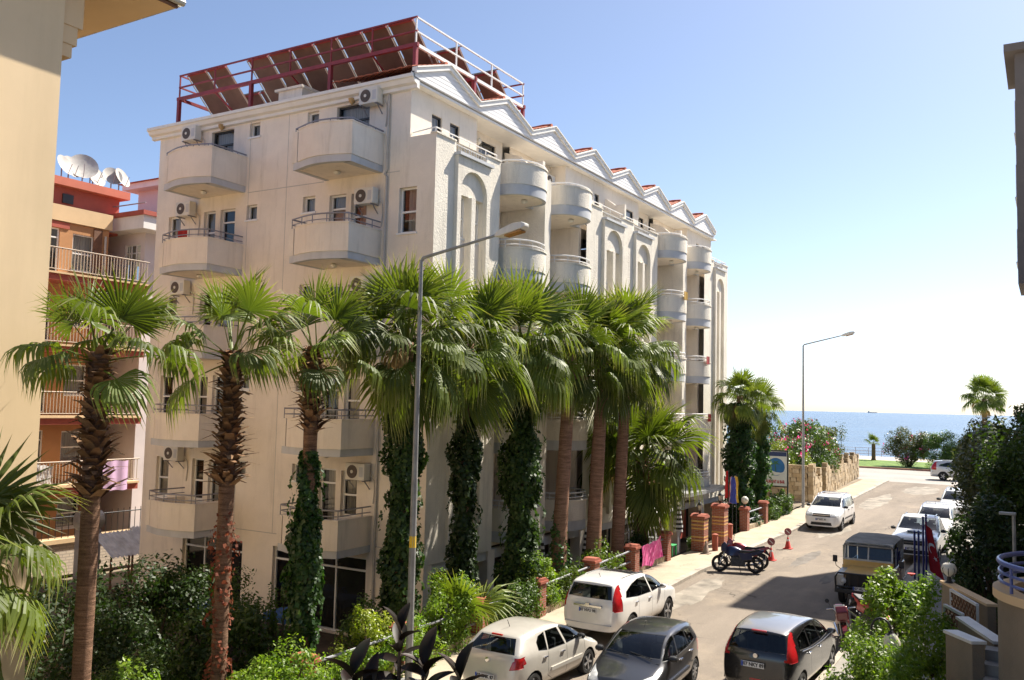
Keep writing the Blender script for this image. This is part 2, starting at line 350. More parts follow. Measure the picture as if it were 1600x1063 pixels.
# ---- street facade
Abays=[(X0,25.0,22.33,24.2),(31.55,35.4,32.95,34.95),(35.4,39.05,36.2,38.05),(45.7,XE,47.2,48.85)]
Bbays=[(25.0,27.8),(28.32,31.55),(39.05,42.0),(42.6,45.7)]
YR=17.3
def abay(i,xa,xb,pl,pr):
    pc=(pl+pr)/2; hw=(pr-pl)/2; ar=hw-.2; zs=12.58; zt=13.62
    cols=[(pc-ar+.02,pc-.12),(pc+.12,pc+ar-.02)]
    mb=MB(); holed(mb,fF,xa,xb,1.3,14.05,[(a,b,1.9,12.46) for a,b in cols]+([(pl+.05,pr-.05,13.72,14.05-.001)] if True else []),.3)
    mb.box(xa,xb,YF,YF+.3,1.25,1.3)
    mb.box(pl+.05,pr-.05,YF+.3,YF+.33,13.6,14.05)
    # coping either side of the open panel
    mb.box(xa-.03,pl+.03,YF-.04,YF+.2,14.05,14.1); mb.box(pr-.03,xb,YF-.04,YF+.2,14.05,14.1)
    w=obj('arch_bay_wall',mb,WALLR,hotel)
    # projecting panel with an arched opening
    th=.14; mb=MB(); f=lambda u,v,w_:(u,YF-w_,v)
    L=[(pl,1.5),(pc-ar,1.5),(pc-ar,zs)]+[(pc-ar*math.cos(PI*j/16),zs+ar*.93*math.sin(PI*j/16)) for j in range(1,9)]+[(pc,zt),(pl,zt)]
    Rr=[(2*pc-u,v) for u,v in L][::-1]
    for P in (L,Rr):
        n=len(P)
        mb.add([f(u,v,th) for u,v in P],[tuple(range(n))]);
        mb.add([f(u,v,0) for u,v in P]+[f(u,v,th) for u,v in P],[(j,(j+1)%n,n+(j+1)%n,n+j) for j in range(n)])
    p=obj('arch_panel',mb,WALLR,hotel)
    obj('panel_cornice',MB().box(pl-.02,pr+.06,YF-th-.09,YF+.05,zt+.003,zt+.1),BAND,p)
    mb=MB().box(pc-.115,pc+.115,YF-.12,YF-.003,1.6,12.44); obj('mullion_pier',mb,WALLR,p)
    for k in range(2,6):
        z=FL(k)
        for a,b in cols:
            g=lambda u,v,w_:(u,YF+.16+w_,v)
            window(w,g,a,b,z+.8,z+2.15 if k<5 else 12.46,'sash',.02,PVC,cur=random.choice([.5,1,.7]))
            zb=1.9 if k==2 else FL(k-1)+2.15
            obj('spandrel',MB().box(a,b,YF+.12,YF+.2,zb+.003,z+.735),WALL,w)
    # railing over the panel and around the roof terrace
    mb=MB(); y=YF+.02
    for h in (13.75,13.98): mb.tube([(pl+.06,y,h),(pr-.06,y,h)],.014,6)
    for j in range(13): 
        x=pl+.08+(pr-pl-.16)*j/12; mb.tube([(x,y,13.73),(x,y,14.0)],.009,5)
    pts=[(xa+.1,YT-.02,14.2),(xa+.1,YF+.1,14.27),(xb-.1,YF+.1,14.27)] if i==0 else [(xa+.1,YF+.1,14.27),(xb-.1,YF+.1,14.27)]+([(xb-.1,YT,14.27)] if i==3 else [])
    mb.tube(pts,.022,6)
    for x in (xa+.1,pl-.02,pc,pr+.02,xb-.1): mb.tube([(x,YF+.1,13.9),(x,YF+.1,14.27)],.014,6)
    obj('terrace_rail',mb,RAILW,hotel,smooth=True)
    # recessed top storey
    q=lambda u,v,w_:(u,YT+w_,v); xa2=xa; 
    c=pc-.1; ws=[(c-.75,c-.2),(c+.25,c+.8)] if i in(0,3) else ([(c-.5,c-.05),(c+.4,c+.85)] if i==1 else [(c-.2,c+.6)])
    if i==2: ws=[(xb-1.5,xb-.6)]
    mb=MB(); holed(mb,q,xa2,xb,13.2,15.7,[(a,b,13.35,15.1) for a,b in ws],.2)
    for xx in (xa2,xb):
        mb.add([(xx,YT,13.2),(xx,YR+.4,13.2),(xx,YR+.4,15.7),(xx,YT,15.7)],[(0,1,2,3)]) if xx not in (X0,) else None
    t=obj('top_storey_wall',mb,WALL,hotel)
    for a,b in ws: window(t,q,a,b,13.35,15.1,'slim',.05,DARKF,cur=1)
    obj('terrace_floor',MB().box(xa+.01,xb-.01,YF+.31,YT+.3,13.05,13.24),WALL,hotel)
for i,b in enumerate(Abays): abay(i,*b)
def bbay(i,xa,xb):
    w_=xb-xa; xc=(xa+xb)/2+.05
    g=lambda u,v,w:(u,YR+w,v)
    hs=[]
    for k in range(2,7):
        z=FL(k); hs+=[('small' if k<6 else 'sash',xa+.35,xa+.95,z+1.0,z+2.1),('door' if k<6 else 'dark',xa+1.2,xa+2.05+(.3 if k==6 else 0),z+.02,z+2.15)]
    mb=MB(); holed(mb,g,xa,xb,1.3,15.7,[h[1:] for h in hs],.2)
    bw=obj('loggia_wall',mb,WALL,hotel)
    for h in hs: window(bw,g,*h[1:],h[0],.06,DARKF if FL(6)<h[4]-1.6 and h[3]>13 else PVC,cur=random.choice([.5,.8,1]))
    for k in range(2,7):
        zb=ZB[k]; top=FL(k)+(.86 if k<6 else .84); ya=YF+.28; r=min(1.12,w_/2-.32); dep=.95
        arc=[(xc-r*math.cos(PI*j/18),ya-.12-dep*math.sin(PI*j/18)**.8) for j in range(19)]
        pts=[(xa,ya),(xc-r-.04,ya)]+arc+[(xc+r+.04,ya),(xb,ya)]
        mb=MB().strip(pts,(zb+.36,top),.12)
        mb.strip([(x,y-.03) for x,y in pts],(top,top+.05),.17)
        b=obj('balcony',mb,WALLR,hotel,smooth=True,angle=30)
        obj('balcony_band',MB().strip([(x,y+.03) for x,y in pts],(zb,zb+.36),.12),BAND,b,smooth=True,angle=30)
        inn=[(xa+.003,YR-.002),(xa+.003,ya+.12)]+[(x,y+.12) for x,y in arc]+[(xb-.003,ya+.12),(xb-.003,YR-.002)]
        obj('balcony_slab',MB().prism(inn,lambda u,v,w:(u,v,w),zb+.015,zb+.2),WALL,b)
        mb=MB(); hh=(.14,.3) if k<6 else (.13,)
        for h in hh: mb.tube([(x,y+.06,top+h) for x,y in pts],.026 if h==hh[-1] else .018,6)
        for j in range(0,len(pts),3): mb.tube([(pts[j][0],pts[j][1]+.06,top),(pts[j][0],pts[j][1]+.06,top+hh[-1])],.015,5)
        obj('balcony_rail',mb,RAILW if k<6 else RAILW,b,smooth=True)
        obj('soffit_lamp',MB().lathe([(.02,-.13),(.09,-.1),(.12,-.04),(.06,0)],10,(xc,YF-.1,zb+.012)),ACW,b,smooth=True)
for i,b in enumerate(Bbays): bbay(i,*b)
# party fins and side cheeks of the loggias
mb=MB()
for (x0,x1) in ((27.8,28.32),(42.0,42.6)): 
    xm=(x0+x1)/2; o=obj('loggia_fin',MB().box(x0+.04,x1-.04,YF-.16,YR+.02,1.25,14.12),WALLR,hotel)
    # shaped privacy wall on the roof terrace
    pr=[(YF+.05,13.2),(YR,13.2),(YR,15.35),(YT+.1,15.15),(YT-.4,14.75),(YF+.5,14.7),(YF+.3,14.85),(YF+.05,14.85)]
    obj('privacy_wall',MB().prism(pr,lambda u,v,w:(w,u,v),xm-.09,xm+.09),WALL,hotel)
pr=[(YF+.05,13.2),(YR,13.2),(YR,15.35),(YT,15.1),(YT-.3,14.9),(YF+.5,14.75),(YF+.05,14.75)]
obj('privacy_wall',MB().prism(pr,lambda u,v,w:(w,u,v),35.32,35.48),WALL,hotel)
for x,s in ((25.0,-1),(31.55,1),(39.05,-1),(45.7,1)): obj('loggia_cheek',MB().box(x,x+s*.2,YF+.34,YR+.25,1.3,13.9),WALL,hotel)
# ground floor: dark glazed restaurant front between piers
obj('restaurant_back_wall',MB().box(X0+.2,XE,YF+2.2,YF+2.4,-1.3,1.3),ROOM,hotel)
obj('restaurant_ceiling',MB().box(X0+.05,XE,YF+.32,YF+2.4,1.3,1.42),WALL,hotel)
for x in (X0+.02,24.85,27.85,31.5,35.2,39.0,42.1,45.6,49.25): obj('ground_pier',MB().box(x,x+.42,YF+.03,YF+.45,-1.3,1.248),WALL,hotel)
obj('ground_beam',MB().box(X0+.43,XE,YF+.1,YF+.3,.95,1.245),BAND,hotel)
gx=[21.8,23.3,24.8,25.3,26.6,27.8,28.4,30,31.4,32,33.5,35.1,35.7,37.3,38.9]
for a,b in zip(gx,gx[1:]):
    if b-a<.7: continue
    mb=MB(); ub(mb,fF,a,a+.06,-1.3,.95,.5,.56); ub(mb,fF,b-.06,b,-1.3,.95,.5,.56); ub(mb,fF,a,b,.4,.45,.5,.555); fr=obj('restaurant_window',mb,PVC,hotel)
    obj('pane',MB().add([fF(a,-1.3,.53),fF(b,-1.3,.53),fF(b,.95,.53),fF(a,.95,.53)],[(0,1,2,3)]),GLASS,fr)
RED=mat('entrance_red',(.42,.075,.04),.75,.12,2)
obj('entrance_wall',MB().box(40.3,44.6,YF+.5,YF+.7,-.6,1.9),RED,hotel)
obj('entrance_canopy',MB().box(39.4,45.2,YF-1.5,YF+.4,1.95,2.12),GALV,hotel)
# remaining shell
mb=MB(); mb.add([(XE,YF,-1.3),(XE,YF,14.05),(XE,YT,14.05),(XE,YT,15.72),(XE,YB,15.72),(XE,YB,-1.3)],[(0,1,2,3,4,5)]); mb.add([(X0,YB,-1.3),(XE,YB,-1.3),(XE,YB,15.72),(X0,YB,15.72)],[(0,1,2,3)])
obj('rear_wall',mb,WALL,hotel)
for x,z,c,lab in ((40.3,FL(5)+.95,(.5,.3,.06),'ochre towel on a fifth storey loggia rail near the far end'),(43.6,FL(4)+.95,(.35,.05,.05),'dark red towel on a fourth storey loggia rail near the far end'),(43.9,FL(3)+.95,(.42,.03,.03),'red towel on a third storey loggia rail near the far end'),(26.6,FL(4)+.95,(.1,.2,.42),'blue towel on a fourth storey loggia rail behind the palm tips')):
    tag(obj('bath_towel',MB().add([(x+i*.09,YF-.86-.02*math.sin(i*1.7),z+.22-j*.13) for j in range(4) for i in range(6)],[(j*6+i,j*6+i+1,j*6+i+7,j*6+i+6) for j in range(3) for i in range(5)]),mat('bath_towel_%d'%int(x*10),c,.9,.2,8),smooth=True),lab,'towel')
# ---- eaves and pediments
YE=YT-.32
mb=MB().box(X0-.05,XE+.2,YE+.06,YR+.4,15.66,15.74); obj('eaves_soffit',mb,WHITE,hotel)
mo=[(0,15.5),(-.12,15.52),(-.12,15.62),(-.24,15.66),(-.3,15.78),(-.36,15.8),(-.36,15.9),(0,15.95)]
obj('eaves_moulding',MB().prism(mo,lambda u,v,w:(X0+u,w,v),YE+.02,YB+.35),WHITE,hotel)
obj('roof_deck',MB().box(X0+.01,XE,YT-.1,YB+.1,15.75,16.0),BAND,hotel)
BWID=3.546; XS=21.05
for k in range(8):
    a=XS+k*BWID; b=a+BWID; c=(a+b)/2; zb=15.78; zp=16.62; ze=15.98
    tri=[(a,zb),(b,zb),(b,ze),(c,zp),(a,ze)]
    g=obj('pediment',MB().prism(tri,lambda u,v,w:(u,w,v),YE+.02,YE+.14),SIDING,hotel)
    for j in range(6):   # clapboards
        z=zb+.02+j*.135; z2=z+.133
        def hw(zz): return BWID/2 if zz<ze else BWID/2*(zp-zz)/(zp-ze)
        if z2>zp-.1: break
        obj('clapboard',MB().add([(c-hw(z)+.02,YE+.002,z),(c+hw(z)-.02,YE+.002,z),(c+hw(z2)-.02,YE+.010,z2),(c-hw(z2)+.02,YE+.010,z2)],[(0,1,2,3)]),SIDING,g)
    mb=MB()
    for s in (-1,1):
        e=(c+s*BWID/2)
        mb.prism([(c,zp-.05),(c,zp+.1),(e,ze+.08),(e,ze-.07)],lambda u,v,w:(u,w,v),YE-.07,YE+.1)
        mb.prism([(c,zp+.1),(c,zp+.145),(e,ze+.125),(e,ze+.08)],lambda u,v,w:(u,w,v),YE-.11,YE+.1)
    obj('rake_board',mb,WHITE,g)
    for s in (-1,1):      # tiled slopes with real barrel ripples, courses stepped
        e=(c+s*BWID/2); n=40; m=7; vs=[]; fs=[]; yb=YE+.1
        for i in range(m+1):
            for lip in (0,1):
                t=min(1,i/m); 
                for j in range(n+1):
                    y=yb+j*(3.2/n); x=c+(e-c)*t; z=zp+.15+(ze-zp)*t+.028*abs(math.sin(j*PI/4))+(.03 if lip else 0)
                    vs.append((x,y,z))
        rows=2*(m+1)
        for i in range(rows-1):
            for j in range(n): q=i*(n+1)+j; fs.append((q,q+1,q+n+2,q+n+1))
        obj('tiled_slope',MB().add(vs,fs),TILE,g)
    obj('ridge_tiles',MB().tube([(c,YE+.1+j*.4,zp+.17+(.02 if j%2 else 0)) for j in range(9)],.09,8),TILE,g)
# wall lamps, top storey
for x in (26.0,29.9,40.2,43.9): obj('wall_lamp',MB().lathe([(.04,-.12),(.11,-.06),(.11,.04),(.05,.1)],10,(x,YR-.12,15.25)),ACW,hotel,smooth=True)
for y in (18.9,24.9): obj('wall_lamp',MB().lathe([(.02,-.12),(.1,-.02),(.12,.07),(.08,.09)],10,(X0-.1,y,15.5)),mat('lamp_amber%d'%int(y),(.5,.32,.14),.5),hotel,smooth=True)
# ---- rooftop solar rack
rack=thing('solar_rack','dark red steel rooftop rack carrying rows of tilted solar collectors','solar rack',(21.6,16.7,16.0))
ys=[16.7,18.45,20.2,22.05,23.9,25.8,27.7]; xs=[21.6,24.9,28.2]
for y in ys[::2]:
    for x in xs: obj('post',MB().box(x-.06,x+.06,y-.06,y+.06,15.95,17.0),REDST,rack)
for x in xs: obj('beam',MB().box(x-.05,x+.05,16.6,27.8,17.0,17.12),REDST,rack)
obj('beam',MB().box(21.66,28.2,16.64,16.72,17.003,17.11),RAILW,rack); obj('beam',MB().box(21.66,28.2,27.66,27.74,17.003,17.11),REDST,rack)
for h in (17.5,17.95):
    obj('guard_rail',MB().beam((21.6,16.66,h),(21.6,27.74,h),.05),REDST,rack); obj('guard_rail',MB().beam((28.2,16.66,h),(28.2,27.74,h),.05),REDST,rack)
    obj('guard_rail',MB().beam((21.63,16.7,h),(28.17,16.7,h),.05),RAILW,rack); obj('guard_rail',MB().beam((21.63,27.7,h),(28.17,27.7,h),.05),REDST,rack)
for y in ys: obj('guard_post',MB().beam((21.6,y,17.12),(21.6,y,17.97),.045),REDST if y>16.8 else RAILW,rack)
for x in (23.8,26.0,28.2): obj('guard_post',MB().beam((x,16.7,17.12),(x,16.7,17.97),.045),RAILW,rack); obj('guard_post',MB().beam((x,27.7,17.12),(x,27.7,17.97),.045),REDST,rack)
for y in ys[1::2]: obj('brace',MB().beam((21.6,y,17.05),(23.4,y,16.1),.05),REDST,rack)
for r,x in enumerate((21.75,24.35,26.7)):
    obj('header_pipe',MB().tube([(x,16.8,18.04),(x,27.4,18.04)],.025,6),GALV,rack)
    for j in range(10):
        if r==0 and j==7: continue
        y=17.0+j*1.06
        a=Vector((x+.02,y+.46,18.02)); sl_=Vector((1.5,0,-1.4)).normalized(); n_=Vector((1.4,0,1.5)).normalized()
        M_=Matrix((sl_,Vector((0,1,0)),n_)).transposed()
        ce=a+sl_*1.1; 
        p=obj('collector',MB().obox(ce,(2.2,.93,.09),M_),PANELB,rack)
        [obj('collector_trim',MB().obox(ce+sl_*q-n_*.02,(.06,.94,.12),M_),REDST,p) for q in (-1.07,1.07)]
        obj('bare_rail',MB().beam(Vector((x+.02,y+.985,18.0))-n_*.03,Vector((x+.02,y+.985,18.0))+sl_*2.1-n_*.03,.035),GALV,p)
obj('vent_house',MB().box(21.75,22.6,21.6,22.7,16.0,16.55).box(21.65,22.7,21.5,22.8,16.55,16.63),WALL,hotel)
# ---- air conditioners
def ac(x,y,z,face,label,grp='outdoor air conditioning units on the hotel'):
    # face 'L' -> on end facade (faces -X); 'F' -> faces -Y ; box hangs off the wall
    t=thing('air_conditioner',label,'air conditioner',(x,y,z),0 if face=='L' else PI/2,grp)
    w,h,d=.74,.5,.28
    obj('casing',MB().box(-d-.1,-.1,-w/2,w/2,0,h),ACW,t,local=True,bevel=.012)
    g=MB(); g.lathe([(.2,0),(.2,.012)],20,(-d-.115,.1,h/2),Matrix.Rotation(R(90),3,'Y')); fan=obj('fan_grille',g,ACD,t,local=True)
    g=MB()
    for k in range(3): g.lathe([(.07+.07*k,0),(.085+.07*k,0),(.085+.07*k,.008),(.07+.07*k,.008)],18,(-d-.112,.1,h/2),Matrix.Rotation(R(-90),3,'Y'))
    obj('fan_hub',MB().lathe([(.05,0),(.05,.02)],12,(-d-.13,.1,h/2),Matrix.Rotation(R(90),3,'Y')),ACW,fan,local=True)
    obj('side_louvre',MB().box(-d-.105,-d-.1,-w/2+.05,-w/2+.2,.1,h-.1),MT['band_grey'],t,local=True)
    [obj('bracket',MB().beam((-.02,q,-.02),(-d-.1,q,-.02),.035).beam((-.02,q,-.28),(-d,q,-.02),.025),RAIL,t,local=True) for q in (.3,-.3)]
    obj('hose',MB().tube([(-.16,-.44,.15),(-.06,-.5,.0),(-.03,-.5,-.3),(-.03,-.46,-.7)],.018,5),PIPE,t,local=True,smooth=True)
    return t
flo={2:'second',3:'third',4:'fourth',5:'fifth',6:'top'}
acs=[(26.3,15.15,'L','air conditioner at the top storey left balcony of the shaded end wall'),(18.0,15.2,'L','air conditioner right of the dark top storey window under the roof rack'),
 (26.4,12.42,'L','air conditioner left of the fifth storey left balcony door on end wall'),(18.05,12.05,'L','air conditioner beside fifth storey right balcony window, brown grille'),
 (26.5,9.6,'L','air conditioner just below the fifth storey left balcony behind palm tips'),(18.1,9.3,'L','air conditioner half hidden by palm fronds under fifth storey right balcony'),
 (26.4,3.75,'L','air conditioner above the lowest left balcony behind the palm trunk'),(18.0,3.6,'L','air conditioner above the lowest right balcony on end wall')]
for y,z,f,l in acs: ac(X0,y,z,f,l)
ac(30.9,YR,15.0-.35,'F','air conditioner on the top storey loggia wall beside the dark twin windows')
ac(30.6,YR-.0,12.05-.2,'F','brown grilled air conditioner in fifth storey loggia of the street facade')
ac(30.7,YR,3.9,'F','air conditioner in second storey loggia seen between the palm trunks')
# ------------------------------------------------------------ ground, street, sea
def zr(x): return float(np.interp(x,[-60,22,32,46,76,400],[-.25,-.25,0,0,.55,.55]))
def xgrid(a,b): return [a]+[x for x in (-20,0,8,14,18,22,24.5,27,29.5,32,36,40,46,50,54,58,62,66,70,73,76) if a<x<b]+[b]
def roadstrip(name,xa,xb,ya,yb,dz,m,kind='structure',thick=None):
    X=xgrid(xa,xb); mb=MB(); Y=[ya+(yb-ya)*j/4 for j in range(5)]
    for x in X:
        for y in Y: mb.v.append((x,y,zr(x)+dz))
    for i in range(len(X)-1):
        for j in range(4): q=i*5+j; mb.f.append((q,q+5,q+6,q+1)); mb.m.append(0)
    if thick:
        for yy in (ya,yb):
            o=len(mb.v)
            for x in X: mb.v+=[(x,yy,zr(x)+dz),(x,yy,zr(x)+dz-thick)]
            for i in range(len(X)-1): mb.f.append((o+2*i,o+2*i+2,o+2*i+3,o+2*i+1)); mb.m.append(0)
    return tag(obj(name,mb,m),kind=kind)
ASPH=mat('asphalt',(.235,.197,.16),.93,.16,.45,.7,70,dirt=((.42,.34,.25),'x',.6),dscale=.5,grain=.3,spec=.2,stretch=(.22,1.3,1))
def cracks(m,scale,w,amt):
    n=m.node_tree.nodes; l=m.node_tree.links; p=n['Principled BSDF']; src=p.inputs['Base Color'].links[0].from_socket
    g=n.new('ShaderNodeNewGeometry'); nz=n.new('ShaderNodeTexNoise'); nz.inputs['Scale'].default_value=1.2; l.new(g.outputs['Position'],nz.inputs['Vector'])
    ad=n.new('ShaderNodeVectorMath'); ad.operation='MULTIPLY_ADD'; ad.inputs[1].default_value=(1.2,1.2,0); l.new(nz.outputs['Color'],ad.inputs[0]); l.new(g.outputs['Position'],ad.inputs[2])
    v=n.new('ShaderNodeTexVoronoi'); v.feature='DISTANCE_TO_EDGE'; v.inputs['Scale'].default_value=scale; l.new(ad.outputs[0],v.inputs['Vector'])
    mr=n.new('ShaderNodeMapRange'); mr.inputs[1].default_value=0; mr.inputs[2].default_value=w; mr.inputs[3].default_value=amt; mr.inputs[4].default_value=0; l.new(v.outputs['Distance'],mr.inputs[0])
    n2=n.new('ShaderNodeTexNoise'); n2.inputs['Scale'].default_value=.35; l.new(g.outputs['Position'],n2.inputs['Vector']); m2=n.new('ShaderNodeMapRange'); m2.inputs[1].default_value=.5; m2.inputs[2].default_value=.6; l.new(n2.outputs[0],m2.inputs[0])
    mu=n.new('ShaderNodeMath'); mu.operation='MULTIPLY'; l.new(mr.outputs[0],mu.inputs[0]); l.new(m2.outputs[0],mu.inputs[1])
    mx=n.new('ShaderNodeMix'); mx.data_type='RGBA'; l.new(mu.outputs[0],mx.inputs[0]); l.new(src,mx.inputs[6]); mx.inputs[7].default_value=(.04,.035,.03,1); l.new(mx.outputs[2],p.inputs['Base Color'])
cracks(ASPH,.45,.012,.8)
PAVE=tilemat('pavement',(.50,.42,.32),(.46,.385,.295),(.36,.30,.23),.4,.4); 
PAVE=mat('pavement_concrete',(.43,.36,.27),.92,.12,1.1,.4,50,dirt=((.32,.26,.19),'x',.5),dscale=.9,grain=.14,spec=.2)
cracks(PAVE,.8,.008,.5)
KERB=mat('kerb_stone',(.40,.35,.29),.9,.18,2.5,.4,40,grain=.12)
SOIL=mat('soil',(.085,.06,.04),.98,.35,3,.8,20)
DIRT=mat('ground_dirt',(.24,.19,.13),.97,.3,.8,.5,12)
GRASS=mat('grass_ground',(.12,.20,.03),.95,.35,1.2,.6,60)
tag(obj('ground',MB().add([(-400,-400,-1.45),(112,-400,-1.45),(112,700,-1.45),(-400,700,-1.45)],[(0,1,2,3)]),DIRT),kind='structure')
def soilstrip(name,x0,x1,y0,y1,zf,m):
    n=24;k=16; vs=[];fs=[]
    for i in range(n+1):
        for j in range(k+1):
            x=x0+(x1-x0)*i/n; y=y0+(y1-y0)*j/k; vs.append((x,y,zf(x,y)+random.uniform(-.04,.04)))
    fs=[(i*(k+1)+j,(i+1)*(k+1)+j,(i+1)*(k+1)+j+1,i*(k+1)+j+1) for i in range(n) for j in range(k)]
    return tag(obj(name,MB().add(vs,fs),m,smooth=True,angle=180),kind='structure')
soilstrip('garden_soil',2,50,12.78,15.62,lambda x,y:zr(x)-.15-.9*min(1,(y-12.78)/2.4),SOIL)
soilstrip('yard_soil',2,21.3,15.62,35,lambda x,y:-1.15,SOIL)
roadstrip('street',-40,77,4.7,11.0,0,ASPH)
roadstrip('pavement',-40,77,11.22,12.8,.13,PAVE,thick=.4)
# kerb stones, one by one
kp=tag(obj('kerb',MB().box(11.8,12,11.03,11.2,zr(12)-.2,zr(12)+.1),KERB),kind='structure')
x=12.0
while x<77:
    z=zr(x); mb=MB(); x2=min(77,x+1.0); z2=zr(x2)
    dz=random.uniform(-.012,.012)
    mb.prism([(11.0,-.2),(11.22,-.2),(11.22,.135),(11.03,.135),(11.0,.11)],lambda u,v,w:(w,u,v+dz+z+(z2-z)*(w-x)/(x2-x)),x+.006,x2-.006)
    if x>18: obj('kerb_stone',mb,KERB,kp)
    x=x2
CONC=mat('forecourt_concrete',(.27,.25,.22),.92,.15,1,.4,40,grain=.15)
roadstrip('forecourt',-40,77,-30,4.55,.1,CONC,thick=.4)
roadstrip('kerb_right',-40,77,4.552,4.698,.12,KERB,thick=.4)
# worn dusty patches and dark repairs on the asphalt (thin sheets)
for i,(x,y,rx,ry,c) in enumerate([(48,9.4,3.5,.7,0),(44,7.5,2.6,.5,1),(62,9.6,5,.8,0),(71,8.0,4,1.2,0),(38,8.6,2.5,.35,1),(29,10.2,3.2,.6,0),(34,6.9,1.2,.25,1)]):
    n=26; pts=[(x+rx*math.cos(2*PI*k/n)*random.uniform(.65,1.1),y+ry*math.sin(2*PI*k/n)*random.uniform(.65,1.1)) for k in range(n)]
    mb=MB().add([(a,b,zr(a)+.004) for a,b in pts]+[(x,y,zr(x)+.0045)],[(k,(k+1)%n,n) for k in range(n)])
    tag(obj('road_patch',mb,mat('patch%d'%i,(.28,.245,.2) if c==0 else (.18,.158,.135),.95,.3,1.4,.5,50,grain=.25)),kind='structure')
# coastal road, verge, promenade, sea
tag(obj('coast_road',MB().add([(77,-300,.552),(93.6,-300,.552),(93.6,300,.552),(77,300,.552)],[(0,1,2,3)]),mat('asphalt_coast',(.33,.30,.27),.92,.12,.3,.5,60,grain=.2)),kind='structure')
mb=MB().box(93.6,93.95,-300,300,.3,.70); tag(obj('coast_kerb',mb,mat('kerb_red',(.33,.15,.10),.9,.2,2)),kind='structure')
tag(obj('verge',MB().add([(93.96,-300,.68),(108,-300,.68),(108,300,.68),(93.96,300,.68)],[(0,1,2,3)]),GRASS),kind='structure')
tag(obj('promenade',MB().box(108,117,-300,300,-5,.66),mat('promenade_paving',(.5,.43,.36),.9,.1,1)),kind='structure')
tag(obj('land_behind_wall',MB().add([(50.2,12.81,.3),(77,12.81,.62),(77,300,.62),(50.2,300,.3)],[(0,1,2,3)]),DIRT),kind='structure')
tag(obj('land_right',MB().add([(77,-300,.3),(50,-300,.1),(50,-30,.1),(77,-30,.62)],[(0,1,2,3)]),DIRT),kind='structure')
SEA=mat('sea',(.055,.115,.195),.24,.35,.06,0,spec=.5,stretch=(1,.1,1)); n=SEA.node_tree.nodes; l=SEA.node_tree.links
g=n.new('ShaderNodeNewGeometry'); mp=n.new('ShaderNodeMapping'); mp.inputs['Scale'].default_value=(.5,.12,1); l.new(g.outputs['Position'],mp.inputs[0])
nz=n.new('ShaderNodeTexNoise'); nz.inputs['Scale'].default_value=.6; nz.inputs['Detail'].default_value=5; l.new(mp.outputs[0],nz.inputs['Vector'])
bp=n.new('ShaderNodeBump'); bp.inputs['Strength'].default_value=1.0; bp.inputs['Distance'].default_value=1.2; l.new(nz.outputs[0],bp.inputs['Height']); l.new(bp.outputs[0],n['Principled BSDF'].inputs['Normal'])
tag(obj('sea',MB().add([(110,-40000,-4.2),(45000,-40000,-4.2),(45000,40000,-4.2),(110,40000,-4.2)],[(0,1,2,3)]),SEA),kind='structure')
# promenade railing
pr_=thing('promenade_railing','low grey metal railing along the sea front promenade','railing',(116.6,20,.66))
for y in np.arange(4,34,1.5): obj('post',MB().box(116.57,116.63,y-.03,y+.03,.66,1.7),RAIL,pr_)
for h in (.95,1.3,1.68): obj('rail',MB().tube([(116.6,4,h),(116.6,34,h)],.03,5),RAIL,pr_)
sh=thing('cargo_ship','tiny pale cargo ship far out on the sea horizon','ship',(14000,2230,-4.2))
obj('hull',MB().prism([(-55,0),(60,0),(72,12),(-60,12)],lambda u,v,w:(w,-u,v),-9,9),mat('ship_hull',(.62,.66,.72),.8),sh,local=True)
obj('superstructure',MB().box(-7,7,34,52,12,30),mat('ship_white',(.6,.63,.68),.8),sh,local=True)

# ------------------------------------------------------------ garden fence of the hotel
BRICK=tilemat('brick_red',(.33,.085,.045),(.26,.06,.035),(.30,.2,.15),.22,.07,bump=.6,ms=.012)
BRICKY=mat('brick_yellow',(.62,.36,.12),.85,.15,6)
CAPM=mat('brick_cap',(.36,.10,.06),.85,.15,4)
fence=thing('garden_fence','low garden fence of red brick pillars and grey rails before the hotel','fence',(20,12.7,0))
PLM=mat('plinth_stone',(.38,.30,.20),.9,.25,4,.6,25)
pil=[(13.6,.9),(16.8,.9),(20.0,.95),(23.1,.95),(26.7,.95),(30.0,.9),(33.13,.97),(43.7,1.0),(47.05,1.0)]
for x,h in pil:
    z=zr(x)+.13; p=obj('pillar',MB().box(x-.19,x+.19,12.62,13.0,z-.4,z+h),BRICK,fence)
    obj('pillar_cap',MB().box(x-.24,x+.24,12.57,13.05,z+h,z+h+.07).prism([(x-.24,z+h+.07),(x+.24,z+h+.07),(x+.14,z+h+.15),(x-.14,z+h+.15)],lambda u,v,w:(u,w,v),12.6,13.02),CAPM,p)
for (a,_),(b,_) in zip(pil,pil[1:]):
    if b-a>6: continue
    z=zr((a+b)/2)+.13
    x=a+.2
    while x<b-.25:      # plinth blocks
        x2=min(b-.2,x+.42); obj('plinth_block',MB().box(x+.005,x2-.005,12.7+random.uniform(-.012,.012),12.93,zr(x)+.0,zr(x)+.33+random.uniform(-.01,.01)),PLM,fence); x=x2
    for h in (.45,.82): obj('rail',MB().tube([(a+.2,12.81,zr(a)+.13+h),(b-.2,12.81,zr(b)+.13+h)],.035,8),RAIL,fence,smooth=True)
IRON=mat('iron_black',(.02,.02,.022),.5,.1)
LGL=mat('lantern_glass',(.7,.66,.55),.3,.05)
